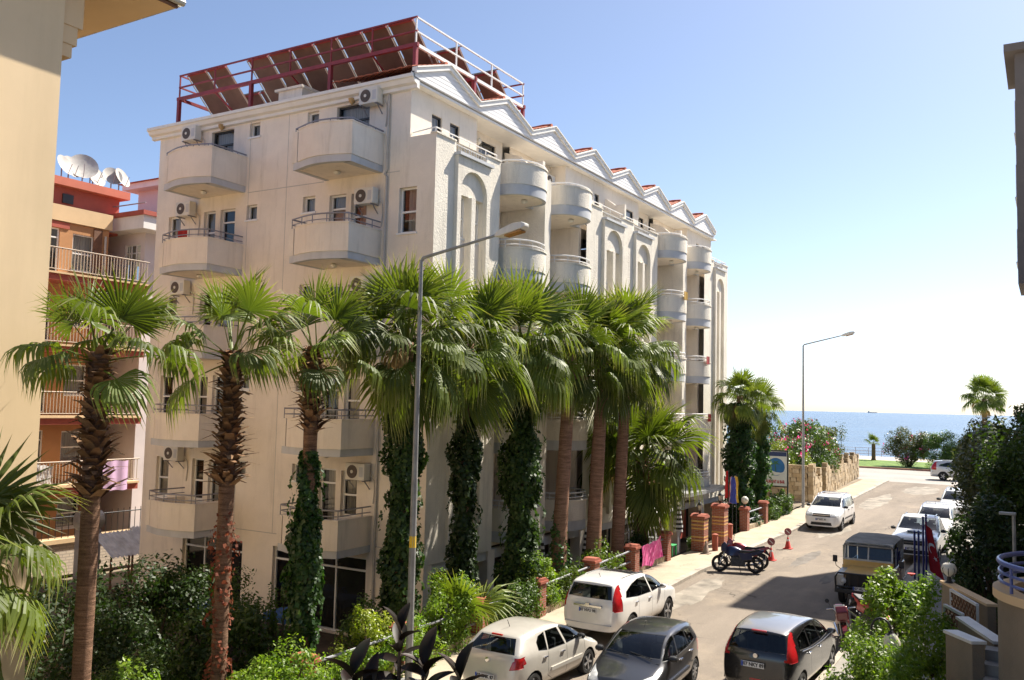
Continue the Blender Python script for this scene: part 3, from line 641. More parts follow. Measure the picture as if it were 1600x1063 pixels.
def lantern(parent,x,y,z,s=1):
    o=obj('lantern',MB().tube([(x,y,z),(x,y,z+.08*s)],.05*s,8).lathe([(.05*s,.08*s),(.06*s,.1*s),(.1*s,.14*s)],8,(x,y,z)).lathe([(.12*s,.36*s),(.07*s,.44*s),(.015*s,.5*s)],8,(x,y,z)),IRON,parent)
    for k in range(4): 
        a=PI/4+k*PI/2; obj('lantern_bar',MB().beam((x+.07*s*math.cos(a),y+.07*s*math.sin(a),z+.13*s),(x+.11*s*math.cos(a),y+.11*s*math.sin(a),z+.37*s),.014*s),IRON,o)
    obj('lantern_pane',MB().lathe([(.06*s,.14*s),(.095*s,.35*s)],8,(x,y,z)),LGL,o)
for x,y,h,lab in ((36.27,12.5,1.36,'shorter gate pillar of red brick with yellow bands and a black lantern'),(38.3,12.3,1.62,'taller gate pillar of red brick with yellow bands beside the motorbikes')):
    z=zr(x)+.13; t=thing('gate_pillar',lab,'pillar',(x,y,z))
    obj('shaft',MB().box(x-.27,x+.27,y-.27,y+.27,z-.3,z+h),BRICK,t)
    for q in (.42,.56,.9,1.04,1.2): 
        if q<h-.15: obj('yellow_band',MB().box(x-.274,x+.274,y-.274,y+.274,z+q,z+q+.06),BRICKY,t)
    c=obj('pillar_cap',MB().box(x-.32,x+.32,y-.32,y+.32,z+h,z+h+.08).prism([(x-.3,z+h+.08),(x+.3,z+h+.08),(x+.16,z+h+.16),(x-.16,z+h+.16)],lambda u,v,w:(u,w,v),y-.3,y+.3),CAPM,t)
    lantern(t,x,y,z+h+.15,1.0)
# low bollard pillars by the gate, globe lamp
for x,y,h,l in ((36.75,12.0,.62,'short round red post beside the grey cone at the gate'),(39.4,12.2,.75,'short red brick post behind the motorbikes')):
    t=thing('red_post',l,'post',(x,y,zr(x)+.13)); obj('shaft',MB().lathe([(.12,-.1),(.12,h-.03),(.1,h)],14),MT['brick_cap'],t,local=True,smooth=True); obj('top_cap',MB().lathe([(.13,h),(.13,h+.04),(.05,h+.08)],14),CAPM,t,local=True,smooth=True)
gl=thing('globe_lamp','white globe lamp on a fence pillar beside the ivy palms','lamp',(43.7,12.8,1.28))
obj('base',MB().lathe([(.08,0),(.04,.08),(.04,.14)],10),IRON,gl,local=True); obj('globe',MB().lathe([(.05,.13),(.14,.2),(.18,.31),(.15,.42),(.06,.49)],14),LGL,gl,local=True,smooth=True)
# ------------------------------------------------------------ street lamps
def streetlamp(x,y,z0,ztop,arm,rise,label,dirn=-1):
    t=thing('street_lamp',label,'street lamp',(x,y,z0))
    h=ztop-z0
    obj('pole',MB().tube([(0,0,0),(0,0,h*.45),(0,0,h*.5),(0,0,h)],[.085,.075,.065,.045],10),GALV,t,local=True,smooth=True)
    obj('base_plate',MB().box(-.2,.2,-.2,.2,0,.03),GALV,t,local=True)
    obj('arm',MB().tube([(0,0,h-.03),(0,dirn*.06,h+.05),(0,dirn*arm,h+rise)],[.04,.04,.03],8),GALV,t,local=True,smooth=True)
    y1=dirn*arm; zz=h+rise; k=rise/arm*dirn
    prof=[(-.02,-.04,.07,.03),(.1,-.07,.12,.07),(.45,-.08,.16,.1),(.68,-.07,.15,.07),(.74,-.03,.1,.03)]
    vs=[];fs=[]
    for d,zb,w,zt in prof:
        c=(y1+dirn*d,zz+d*abs(rise/arm)); vs+=[(-w,c[0],c[1]+zb),(w,c[0],c[1]+zb),(w*.85,c[0],c[1]+zt),(-w*.85,c[0],c[1]+zt)]
    for i in range(4):
        for j in range(4): fs.append((i*4+j,i*4+(j+1)%4,i*4+4+(j+1)%4,i*4+4+j))
    fs+=[(0,1,2,3),(16,17,18,19)]
    hd=obj('lamp_head',MB().add(vs,fs),ACW,t,local=True,bevel=.012)
    d=.45; c=(y1+dirn*d,zz+d*abs(rise/arm)-.085)
    obj('lens',MB().prism([(-.12,-.2),(.12,-.2),(.11,.2),(-.11,.2)],lambda u,v,w:(u,c[0]+v,c[1]+w+v*dirn*abs(rise/arm)),-.03,.0),mat('lens_amber%d'%int(x),(.45,.22,.07),.2),hd,local=True)
    return t
near=streetlamp(16.17,12.15,-.12,9.2,2.0,.42,'tall grey street lamp standing before the palm row, amber lens overhead')
obj('warning_sticker',MB().lathe([(.079,2.9),(.078,3.15)],12),mat('sticker_yellow',(.75,.5,.03),.5),near,local=True,smooth=True)
streetlamp(54.9,12.6,.25,9.9,2.2,.55,'distant grey street lamp beside the rough stone wall')
streetlamp(56.5,-2.4,.25,9.1,2.6,.3,'street lamp whose head just enters at the right picture edge',1)

# ------------------------------------------------------------ building on the left, yellow render
apt=thing('yellow_apartment_building','yellow rendered apartment building with wide eaves cut by the left edge','building',(9.54,15.6,-1.3))
LX,LY=9.54,15.6
mb=MB().box(-4,LX,LY,30,-1.3,13.85); obj('wall',mb,CREAM,apt)
obj('pilaster',MB().box(-4,8.1,LY-.12,LY-.003,-1.3,13.8),mat('render_pale',(.74,.66,.52),.92,.05,1),apt)
obj('corner_corbel',MB().box(LX+.003,LX+.42,LY+.06,LY+.5,12.9,13.84).box(LX+.003,LX+.33,LY+.08,LY+.48,12.55,12.9).box(LX+.003,LX+.25,LY+.1,LY+.46,12.3,12.55),SOFF,apt)
ev=obj('eaves',MB().box(-4,LX+2.02,LY-.5,31,13.86,14.0),SOFF,apt)
obj('gutter',MB().tube([(-4,LY-.6,13.98),(LX+2.14,LY-.6,13.98)],.075,8).tube([(LX+2.12,LY-.5,13.98),(LX+2.12,31,13.98)],.06,8),GUT,ev)
obj('fascia_board',MB().box(-4,LX+2.05,LY-.54,LY-.505,13.85,14.1),BROWNW,ev)
obj('roof',MB().prism([(LY-.5,14.02),(31.2,14.02),(23.3,16.4)],lambda u,v,w:(w,u,v),-4,LX+2.0),TILE,apt)
for z in (2.2,5.2,8.2,11.0):     # windows on the sunlit end wall, seen only obliquely
    f=lambda u,v,w:(LX-w+.05,u,v); window(apt,f,20,21.4,z,z+1.4,'sash',.0,PVC,cur=0)
# satellite dish mast beside it
def dish(x,y,z,r,rz,tilt,label,grp='satellite dishes on the red rooftop'):
    t=thing('satellite_dish',label,'satellite dish',(x,y,z),rz,grp)
    M_=Matrix.Rotation(tilt,3,'Y')
    vs=[];fs=[];n=18
    for i,q in enumerate((0.02,.35,.7,1)):
        for k in range(n): vs.append(M_@Vector((r*.22*q*q,r*q*math.cos(2*PI*k/n),r*1.05*q*math.sin(2*PI*k/n)))+Vector((0,0,r+.25)))
    fs=[(i*n+k,i*n+(k+1)%n,(i+1)*n+(k+1)%n,(i+1)*n+k) for i in range(3) for k in range(n)]+[tuple(range(n))]
    obj('reflector',MB().add(vs,fs),mat('dish_white%d'%int(x*100),(.44,.42,.39),.7,.15,3),t,local=True,smooth=True)
    obj('mast',MB().tube([(-.1,0,0),(-.1,0,r+.25)],.03,6),RAIL,t,local=True)
    obj('feed_arm',MB().tube([M_@Vector((.05,0,-r))+Vector((0,0,r+.25)),M_@Vector((r*.9,0,-r*.3))+Vector((0,0,r+.25))],.015,5),RAIL,t,local=True)
# ------------------------------------------------------------ orange building behind
ob=thing('orange_apartment_building','orange apartment building with railed balconies glimpsed between the two front buildings','building',(20,36,-1.3))
OY=36.0
fO=lambda u,v,w:(u,OY+w,v)
lev=[-.6,2.2,5.05,8.0,10.95]
oh=[]
for k,z in enumerate(lev[:-1]):
    oh+=[(20.9,22.2,z+.15,z+2.25),(23.0,24.0,z+.9,z+2.2)]
oh+=[(20.6,22.4,11.0,13.0),(23.0,24.0,11.3,12.9)]
mb=MB(); holed(mb,fO,12,24.7,-1.3,13.3,oh,.2); mb.add([(24.7,OY,-1.3),(24.7,48,-1.3),(24.7,48,13.3),(24.7,OY,13.3)],[(0,1,2,3)]); obj('wall',mb,ORANGE,ob)
for h in oh: window(ob,fO,*h,'wide' if h[1]-h[0]>1.2 else 'sash',.06,PVC,cur=.9)
obj('dark_room_backing',MB().box(12,24.6,OY+.8,OY+.9,-1.2,13.2),ROOM,ob)  # dark backing again, its colour stands for room shade
CRW=mat('render_sand',(.66,.47,.27),.9,.06,1)
for k,z in enumerate(lev[1:]):
    b=obj('balcony_slab',MB().box(12,25.9,34.7,OY-.003,z-.32,z-.06),MAROON,ob)
    obj('slab_edge',MB().box(12,25.9,34.62,OY-.004,z-.058,z+.02),CRW,b)
    rm=MT.get('rail_cream') or mat('rail_cream',(.52,.43,.34),.6,.08)
    obj('rail',MB().tube([(12,34.68,z+1.0),(25.9,34.68,z+1.0)],.03,5).tube([(12,34.68,z+.12),(25.9,34.68,z+.12)],.02,5),rm,b)
    mb=MB()
    for x in np.arange(19.5,25.9,.14): mb.box(x-.011,x+.011,34.67,34.692,z+.12,z+1.0)
    obj('balusters',mb,rm,b)['kind']='stuff'
obj('pilaster',MB().box(23.95,24.35,OY-.06,OY-.004,-1.3,13.25),BROWNW,ob); obj('downpipe',MB().tube([(24.5,OY-.08,-1.3),(24.5,OY-.08,13)],.05,6),PIPE,ob)
obj('window_lintel',MB().box(20.3,22.8,OY-.05,OY-.003,13.02,13.28),MAROON,ob)
obj('parapet',MB().box(12,24.8,OY-.1,OY+.2,13.32,14.0),CRW,ob)
obj('penthouse',MB().box(19.6,25.7,36.8,46,13.3,15.0),MAROON,ob); obj('penthouse_roof',MB().box(19.4,26.0,36.45,46.2,15.0,15.35),mat('roof_coral',(.55,.17,.11),.9,.08,1),ob)
for a in (20.4,22.9): obj('vent_window',MB().box(a,a+.5,36.74,36.797,14.3,14.7),DARKF,ob)
obj('podium',MB().box(12,30,34.2,34.62,-1.3,-.62+.6),tilemat('podium_stone',(.62,.52,.40),(.55,.46,.36),(.42,.35,.28),.3,.12,bump=.3),ob)
obj('podium_cap',MB().box(12,30,34.1,34.66,-.018,.16),CRW,ob)
fr=obj('podium_rail',MB().tube([(19,34.3,1.0),(29,34.3,1.0)],.025,5),IRON,ob)
for x in np.arange(20.5,27,.28): obj('podium_bar',MB().box(x-.011,x+.011,34.29,34.31,.16,1.15),IRON,fr)
for x,y,z,r,rz,lab in ((20.3,38,16.2,.62,PI*1.6,'leftmost white satellite dish on the red roof'),(20.9,38.3,16.2,.7,PI*1.55,'second white dish from the left on red roof'),(22.0,38.2,16.2,.85,PI*1.35,'large beige dish seen edge on, middle of the roof'),
   (23.2,38.4,16.2,.72,PI*1.62,'white dish right of the large beige dish'),(23.75,38.9,16.2,.7,PI*1.55,'pale dish partly hidden between two others'),(24.0,37.8,16.2,.6,PI*1.4,'low beige dish on the front edge of roof'),(24.75,37.7,16.1,.62,PI*1.6,'rightmost white dish at the red roof corner')):
    dish({20.3:23.2,20.9:23.7,22.0:24.25,23.2:24.85,23.75:25.3,24.0:25.45,24.75:25.85}[x],y-.7,15.35,r*.75,rz,R(-25),lab)
tag(obj('laundry_sheet',MB().add([(23.75+.12*i,34.6-.03*math.sin(i*1.3),3.15-j*.42+.02*math.sin(i)) for j in range(4) for i in range(14)],[(j*14+i,j*14+i+1,j*14+i+15,j*14+i+14) for j in range(3) for i in range(13)]),mat('sheet_pink',(.62,.42,.62),.9,.05,3),smooth=True),'pale pink sheet hung to dry over an orange building balcony','sheet')
lt=thing('draped_rack','laundry rack under a white cover on the orange building balcony','laundry',(21.2,34.95,2.22))
vs=[];fs=[]
for j in range(5):
    for i in range(10): vs.append((i*.17-.8+.03*math.sin(j*3+i),-.15+.05*math.sin(i*2+j),.95-j*.2-.12*abs(i-4)/4+.03*math.sin(i*3)))
fs=[(j*10+i,j*10+i+1,j*10+i+11,j*10+i+10) for j in range(4) for i in range(9)]
obj('cover',MB().add(vs,fs),mat('cover_white',(.7,.68,.68),.8,.1,5),lt,local=True,smooth=True); obj('frame',MB().beam((-.7,0,0),(-.7,0,.9),.03).beam((.7,0,0),(.7,0,.9),.03),RAIL,lt,local=True)
wh=thing('white_house','white house with red roof edge squeezed between orange building and hotel','house',(26,35,-1.3))
fW=lambda u,v,w:(26.0+w,u,v)
mb=MB(); holed(mb,fW,35.2,44,-1.3,13.4,[(35.5,36.6,11.2,12.9)],.2); mb.add([(26,35.2,-1.3),(40,35.2,-1.3),(40,35.2,13.4),(26,35.2,13.4)],[(0,1,2,3)]); obj('wall',mb,PINKW,wh)
window(wh,fW,35.5,36.6,11.2,12.9,'wide',.05,PVC,cur=.6)
obj('eaves',MB().box(25.2,41,34.3,45,13.4,14.0),WHITE,wh); obj('roof_edge',MB().box(25.1,41,34.2,45,14.0,14.2),MAROON,wh)
obj('roof_rail',MB().tube([(25.4,34.5,14.6),(25.4,44,14.6)],.03,5),RAIL,wh)
obj('stair_tower',MB().box(29,34,35.5,40,14.2,16.4),PINKW,wh); obj('tower_eaves',MB().box(28.4,34.5,35,40.5,16.4,16.7),WHITE,wh); obj('tower_roof',MB().prism([(28.2,16.7),(34.7,16.7),(31.5,17.9)],lambda u,v,w:(u,w,v),34.8,40.7),TILE,wh)
# corrugated lean-to with solar boiler in the yard
for x,y,z,lab in ((21.9,30.6,-.2,'left corrugated sheet roof over the yard behind hotel'),(23.9,31.2,-.1,'right corrugated sheet roof over the yard behind hotel')):
    t=thing('lean_to',lab,'shed',(x,y,-1.3)); n=30
    vs=[(-.9+1.8*i/n,-1.2*j,1.2+.9-(.75*j)+.03*math.cos(i*2.1)) for j in (0,1) for i in range(n+1)]
    obj('corrugated_roof',MB().add(vs,[(i,i+1,n+2+i,n+1+i) for i in range(n)]),MT.get('corrugated') or mat('corrugated',(.5,.52,.55),.5,.2,3),t,local=True)
    for sx in(-.85,.85): obj('post',MB().box(sx-.03,sx+.03,-1.15,-1.09,0,1.3),BROWNW,t,local=True); obj('post',MB().box(sx-.03,sx+.03,-.06,0,0,2.05),BROWNW,t,local=True)
t=thing('water_tank','round steel water tank behind the corrugated roofs','tank',(22.4,32.9,.6)); obj('drum',MB().lathe([(.3,-.5),(.38,-.45),(.38,.45),(.3,.5)],16,(0,0,.4),Matrix.Rotation(R(90),3,'Y')),GALV,t,local=True,smooth=True); obj('stand',MB().box(-.4,.4,-.25,.25,-1.9,.03),RAIL,t,local=True)
cbld=thing('camera_side_building','apartment building on the near side of the street, just outside the picture','building',(10,-6,0))
obj('wall',MB().box(-14,38,-13,-1.6,.1,12.6),mat('render_beige',(.5,.43,.34),.92,.05,1),cbld); obj('roof_slab',MB().box(-14.4,38.3,-13.4,-1.2,12.6,12.85),WHITE,cbld)
for k,z in enumerate((4.6,7.6,10.6)):
    for x in (8,16,24,31):
        f=lambda u,v,w:(u,-1.6-w+.06,v); window(cbld,f,x,x+1.4,z,z+1.4,'sash',0,PVC,cur=0)
# ------------------------------------------------------------ right hand block (casts the street shadow)
rb=thing('right_apartment_block','dark upper storeys of an apartment block at the right picture edge','building',(49,-2,0))
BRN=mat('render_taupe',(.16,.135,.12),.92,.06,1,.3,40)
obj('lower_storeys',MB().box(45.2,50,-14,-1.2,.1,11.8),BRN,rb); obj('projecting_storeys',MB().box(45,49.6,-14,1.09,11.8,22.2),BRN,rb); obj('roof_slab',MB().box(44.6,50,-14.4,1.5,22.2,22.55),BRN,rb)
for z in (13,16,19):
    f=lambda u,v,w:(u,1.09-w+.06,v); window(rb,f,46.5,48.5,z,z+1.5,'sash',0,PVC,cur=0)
# ------------------------------------------------------------ vegetation
PALMG=leafmat('palm_green',(.06,.098,.014),(.125,.16,.026),(.54,.47,.27),.5,.36,.35,(1.6,1.7,.5))
PALMD=leafmat('palm_dry',(.22,.14,.06),(.33,.23,.11),(.42,.33,.2),.8,.25,.2,(1.2,1.05,.8))
PETI=mat('petiole',(.20,.20,.05),.5,.2,5)
TRUNK=mat('palm_trunk',(.20,.12,.08),.95,.35,3.2,1.2,14,stretch=(.9,.9,8),grain=.35,spec=.1)
TRUNK2=mat('palm_trunk_pink',(.30,.175,.12),.95,.3,3.2,1.2,14,stretch=(.9,.9,8),grain=.35,spec=.1)
BOOT=mat('palm_boot',(.17,.085,.045),.9,.5,6,.6,30,spec=.15,col2=(.30,.19,.11))
LEAFV=leafmat('ivy_leaf',(.018,.055,.010),(.05,.115,.018),None,.5,.3)
LEAFD=leafmat('shrub_dark',(.016,.036,.009),(.04,.075,.016),None,.5,.25,.35)
LEAFM=leafmat('shrub_mid',(.035,.07,.012),(.085,.14,.025),None,.48,.3,.4)
LEAFB=leafmat('shrub_bright',(.06,.13,.015),(.17,.23,.03),None,.45,.4,.4)
LEAFY=leafmat('shrub_yellow',(.12,.18,.02),(.30,.33,.05),None,.4,.4)
LEAFO=leafmat('tree_olive',(.045,.06,.02),(.10,.105,.035),None,.4,.25)
LEAFR=leafmat('creeper_rust',(.12,.035,.02),(.22,.075,.04),None,.7,.3,.2,(1.3,1,.8))
PINKF=leafmat('bougainvillea_bract',(.55,.03,.18),(.75,.08,.32),None,.6,.35,.3,(1.3,1,1))
STEM=mat('stem_brown',(.10,.07,.045),.9,.3,6)
def frond_np(elev,seed,pet=.85,Rb=.95,nseg=34,droop=.8,sag=.5,span=118,dry=False,bend=.3):
    r=np.random.default_rng(seed); e=R(elev); P=np.zeros(3); pts=[P.copy()]; n=6
    for i in range(n):
        a=e-sag*(i/n)**1.5; P=P+np.array([math.cos(a),0,math.sin(a)])*pet/n; pts.append(P.copy())
    a=e-sag-bend*.5-r.uniform(0,bend); e1=np.array([math.cos(a),0,math.sin(a)]); e2=np.array([0,1.,0]); nn=np.cross(e1,e2)*(-1)
    nn=-np.cross(e2,e1) if np.cross(e1,e2)[2]<0 else np.cross(e1,e2)
    V=[];F=[];T=[]; down=np.array([0,0,-1.])
    sp=R(span); dl=sp/nseg
    for i in range(nseg):
        ph=-sp+2*sp*(i+.5)/nseg+r.normal(0,.01); 
        dv=math.cos(ph)*e1+math.sin(ph)*e2+nn*(.16*abs(math.sin(ph))-.02+r.normal(0,.03)); dv/=np.linalg.norm(dv)
        tv=-math.sin(ph)*e1+math.cos(ph)*e2
        L=Rb*(1-.22*(abs(ph)/sp)**2)*r.uniform(.9,1.08); m=8; p=pts[-1].copy(); dr=droop*r.uniform(.8,1.2)
        if dry: dr=1.3
        tone=r.uniform(-.08,.08); base=len(V); w0=.62*L*math.tan(dl)*1.1
        for j in range(m+1):
            s=j/m; w=dr*float(smoothstep(.38,.85,s)); d=dv*(1-min(w,.93))+down*w; d/=np.linalg.norm(d)
            if j>0: p=p+d*(L*(1.0 if s<.5 else 1.6)/m)
            hw=(s*L*math.tan(dl)*1.1) if s<=.62 else w0*max(.045,(1-(s-.62)/.38))**1.5
            fold=nn*hw*.45
            V+=[p-tv*hw,p+fold,p+tv*hw]; t=np.clip(.15+.75*s**1.6+tone+(0.1 if s>.9 else 0),0,1); T+=[t,t*.9,t]
            if j>0:
                q=base+(j-1)*3; F+=[(q,q+1,q+4,q+3),(q+1,q+2,q+5,q+4)]
    # petiole: 4-sided
    base=len(V)
    for i,q in enumerate(pts):
        h=.03*(1-i/len(pts)*.55); V+=[q+np.array([0,h,0]),q+np.array([0,0,h*.6]),q+np.array([0,-h,0]),q+np.array([0,0,-h*.6])]; T+=[.62]*4
        if i>0:
            for k in range(4): a_=base+(i-1)*4; F.append((a_+k,a_+(k+1)%4,a_+4+(k+1)%4,a_+4+k))
    return np.array(V),np.array(F),np.array(T)
def mknp(name,V,F,T,m):
    me=bpy.data.meshes.new(name); me.from_pydata([tuple(v) for v in V],[],[tuple(f) for f in F]); me.materials.append(m)
    a=me.attributes.new('tint','FLOAT','POINT'); a.data.foreach_set('value',np.asarray(T,dtype=np.float32)); return me
FR={}
for e in (82,64,46,28,8,-14,-36,-58):
    FR[e]=[mknp('frond',*frond_np(e,100+e+k*7,pet=.9,Rb=1.0,droop={82:.1,64:.3,46:.6,28:.9,8:1.0,-14:1.05,-36:1.1,-58:1.1}[e]*(.75+.25*k),sag=.06 if e>60 else (.14 if e>40 else (.3 if e>0 else .5)),bend=.05 if e>40 else .2),PALMG) for k in range(3)]
FRD=[mknp('dry_frond',*frond_np(e,900+e,pet=.7,Rb=.75,nseg=26,dry=True,sag=.9,span=70),PALMD) for e in (20,-20,-50)]
FRD2=[mknp('frond',*frond_np(e,700+e,pet=.8,Rb=.95,droop=.95,sag=.6),PALMG) for e in (20,0,-20)]
FRS={e:[mknp('frond',*frond_np(e,300+e+k*11,pet=[.95,1.15,.8][k],Rb=.86,nseg=26,span=100,droop={82:.08,64:.25,46:.55,28:.85,8:1.0,-14:1.0,-36:1.0,-58:1.0}[e],sag=.05 if e>60 else (.12 if e>40 else .3),bend=.1),PALMG) for k in range(3)] for e in FR}
def leaves(C_,N_,size,asp=.55,seed=0,jit=.8):
    r=np.random.default_rng(seed); n=len(C_); a=N_+r.normal(0,jit,(n,3)); a/=np.linalg.norm(a,axis=1)[:,None]+1e-9
    b=np.cross(a,r.normal(0,1,(n,3))); b/=np.linalg.norm(b,axis=1)[:,None]+1e-9; c=np.cross(a,b)
    s=(size*r.uniform(.6,1.3,n))[:,None]
    L=b*s; Wd=c*s*asp*.5
    v=np.stack([C_-L*.5,C_+Wd-a*s*.06,C_+L*.5-a*s*.12,C_-Wd-a*s*.06],1).reshape(-1,3)
    f=np.arange(4*n).reshape(n,4); t=np.repeat(r.uniform(0,1,n),4); return v,f,t
def palm(label,x,y,zb,zt,scale,nf=36,trunk=TRUNK,r0=.17,r1=.15,lean=(0,0),boots=0,dry=3,seed=0,ivy=None,group='palms along the hotel',classes=None,FRset=None):
    r=random.Random(seed); h=zt-zb
    t=thing('fan_palm',label,'palm tree',(x,y,zb),0,group)
    n=34; pts=[];rr=[]
    for i in range(n+1):
        s=i/n; pts.append((lean[0]*s**1.4,lean[1]*s**1.4,h*s)); rr.append((r0*(1+.35*max(0,1-s*8))*(1-s)+r1*s)*(1+r.uniform(-.025,.025)))
    obj('trunk',MB().tube(pts,rr,12),trunk,t,local=True,smooth=True,angle=180)
    if boots:
        mb=MB(); nb=int(boots*70)
        for k in range(nb):
            s=k/nb; z=h-boots+boots*s; a=k*2.399+r.uniform(-.3,.3); q=z/h; cx,cy=lean[0]*q**1.4,lean[1]*q**1.4
            o=Vector((math.cos(a),math.sin(a),0)); tq=Vector((-math.sin(a),math.cos(a),0)); L=r.uniform(.2,.46)*(1.15-.5*s); w=r.uniform(.045,.09)
            b=Vector((cx,cy,z))+o*(r1*.8); up=r.uniform(.2,1.1); d=(o+Vector((0,0,up))).normalized(); p1=b+d*L*.6; p2=p1+(o*1.0+Vector((0,0,r.uniform(-.5,.5)))).normalized()*L*.55
            th=d.cross(tq)*.018
            mb.add([b-tq*w*1.3,b+tq*w*1.3,p1+tq*w,p1-tq*w,p2+tq*w*.45,p2-tq*w*.45,b+th,p1+th],[(0,1,2,3),(3,2,4,5),(0,6,7,3),(1,6,7,2)])
        o=obj('leaf_base_stubs',mb,BOOT,t,local=True); o['kind']='stuff'
    cl=classes or [(82,3),(64,4),(46,5),(28,5),(8,5),(-14,5),(-36,4),(-58,3)]
    k=0; top=Vector((lean[0],lean[1],h))
    for e,c in cl:
        c=max(1,round(c*nf/37))
        for i in range(c):
            me=r.choice(FRset[e] if FRset else FR[e]+FRS[e]); o=bpy.data.objects.new('frond',me); COL.objects.link(o); o.parent=t
            az=k*2.39996+r.uniform(-.25,.25)+seed; k+=1
            o.location=top+Vector((math.cos(az)*.08,math.sin(az)*.08,-.35*(1-(e+60)/140)+r.uniform(-.05,.05)))
            o.rotation_euler=(r.uniform(-.55,.55),r.uniform(-.16,.16),az); s=scale*r.uniform(.85,1.12); o.scale=(s,s,s)
    for i in range(dry):
        me=r.choice(FRD); o=bpy.data.objects.new('dry_frond',me); COL.objects.link(o); o.parent=t; az=r.uniform(0,6.28)
        o.location=top+Vector((math.cos(az)*.1,math.sin(az)*.1,-.3)); o.rotation_euler=(0,r.uniform(-.2,.3),az); s=scale*r.uniform(.7,1.0); o.scale=(s,s,s)
    return t
def ivy(label,x,y,z0,z1,rad,n,lean=(0,0),hh=8,m=None,seed=0,leaf=.11,flare=1.0,name='ivy'):
    r=np.random.default_rng(seed); s=r.uniform(0,1,n)**.9; z=(z1-z0)*s; a=r.uniform(0,2*PI,n)
    bul=rad*(1+.28*np.sin(z*2.1+seed)+.2*np.sin(z*5.3+2*a))*(1+.5*flare*np.clip(1-z/1.2,0,1))*np.clip(.5+3*(1-s),.35,1)
    bul=bul*(1+.25*np.sin(3*a+z*1.3+seed)*np.sin(z*3.1+seed*2))
    rr=bul*np.sqrt(r.uniform(.45,1.15,n)); q=np.clip((z+z0)/hh,0,1)**1.4
    P=np.stack([rr*np.cos(a)+lean[0]*q,rr*np.sin(a)+lean[1]*q,z],1); N=np.stack([np.cos(a),np.sin(a),.5+0*a],1)
    ns=int(n/130); sa=r.uniform(0,2*PI,ns); sz=r.uniform(.15,.95,ns)*(z1-z0)      # loose hanging runners
    for k in range(ns):
        m_=int(r.integers(7,16)); tt_=np.linspace(0,1,m_); ro=rad*(.9+.75*np.sin(tt_*2.2)*r.uniform(.3,1)); zz=sz[k]-tt_*r.uniform(.2,.7); ql=np.clip((zz+z0)/hh,0,1)**1.4; aa=sa[k]+tt_*r.uniform(-.5,.5)
        P=np.vstack([P,np.stack([ro*np.cos(aa)+lean[0]*ql,ro*np.sin(aa)+lean[1]*ql,np.maximum(zz,.02)],1)]); N=np.vstack([N,np.stack([np.cos(aa),np.sin(aa),.3+0*aa],1)])
    v,f,t=leaves(P,N,leaf,.8,seed,.55)
    o=npmesh(name,v,f,m or LEAFV,loc=(x,y,z0),vcol=t); return tag(o,label,'ivy',None)
def gz(x,y): return zr(x)-.15-.9*min(1,max(0,(y-12.78)/2.4))
def shrub(name,label,x,y,z0,rx,ry,h,n,leaf,m,seed=0,K=22,cr=.34,cat='shrub',group=None,asp=.5,flower=None,zc=.5,stems=5,jit=.8,m2=None):
    r=np.random.default_rng(seed); t=thing(name,label,cat,(x,y,z0),0,group)
    d=r.normal(0,1,(K,3)); d/=np.linalg.norm(d,axis=1)[:,None]; rad=r.uniform(.25,.95,K)**.6
    c=d*rad[:,None]*np.array([rx,ry,h*zc])+np.array([0,0,h*(1-zc)]); c[:,2]=np.maximum(c[:,2],h*.12); c[:,2]*=1-.12*r.uniform(0,1,K)
    k=r.integers(0,K,n); s=np.array([rx,ry,h*.5])*cr*r.uniform(.55,1.25,K)[:,None]
    g=r.normal(0,1,(n,3)); g/=np.linalg.norm(g,axis=1)[:,None]; g*=(r.uniform(.15,1.25,n)**.5)[:,None]
    P=c[k]+g*s[k]; P[:,2]=np.abs(P[:,2]); N=g+.5*(P/np.array([rx,ry,h]))+np.array([0,0,.35])
    v,f,tt=leaves(P,N,leaf,asp,seed+1,jit); tt=np.clip(tt*.7+np.repeat(r.uniform(0,.45,K)[k],4),0,1)
    npmesh('foliage',v,f,m,t,vcol=tt)
    if flower:
        fm,nf,fs=flower[:3]; kk=r.integers(0,n,nf); Pf=P[kk]*np.array([1.04,1.04,1.03]); Pf[:,2]=np.abs(Pf[:,2]); 
        if len(flower)>3: Pf=Pf[Pf[:,2]>h*flower[3]]
        C2=np.repeat(Pf,5,0)+r.normal(0,fs*.8,(len(Pf)*5,3)); v,f,tt=leaves(C2,np.repeat(N[kk][:len(Pf)],5,0)[:len(C2)],fs,.9,seed+5); npmesh('blossom',v,f,fm,t,vcol=tt)
    mb=MB()
    for i in range(stems):
        q=c[i%K]; mb.tube([(q[0]*.1,q[1]*.1,0),(q[0]*.45+.05,q[1]*.45,q[2]*.5),(q[0],q[1],q[2])],[.03+.012*h,.02+.006*h,.008],6)
    obj('stem',mb,STEM,t,local=True)
    return t
# palms of the row
palm('youngest fan palm at the left picture edge, fronds over the yellow wall',6.75,13.35,-.6,3.4,1.05,24,dry=2,seed=1,classes=[(64,3),(46,6),(28,8),(8,8),(-14,6),(-36,3)])
palm('fan palm with bare brown trunk and shaggy collar in front of the orange building',9.21,13.5,-.9,6.7,.86,20,FRset=FRS,boots=2.4,dry=0,seed=2,r0=.145,r1=.15,classes=[(82,3),(64,5),(46,6),(28,6),(8,5),(-14,1)])
palm('fan palm with rust creeper on trunk, second bare trunk before the hotel end wall',12.04,13.5,-.9,6.9,.9,20,FRset=FRS,boots=2.6,dry=0,seed=3,r0=.145,r1=.15,classes=[(82,3),(64,5),(46,6),(28,6),(8,4),(-14,1)])
palm('fan palm with shaggy brown collar above bright green ivy on its trunk',14.25,13.5,-.9,7.1,.88,20,FRset=FRS,boots=1.8,dry=0,seed=4,r0=.155,r1=.15,classes=[(82,3),(64,5),(46,6),(28,6),(8,4),(-14,1)])
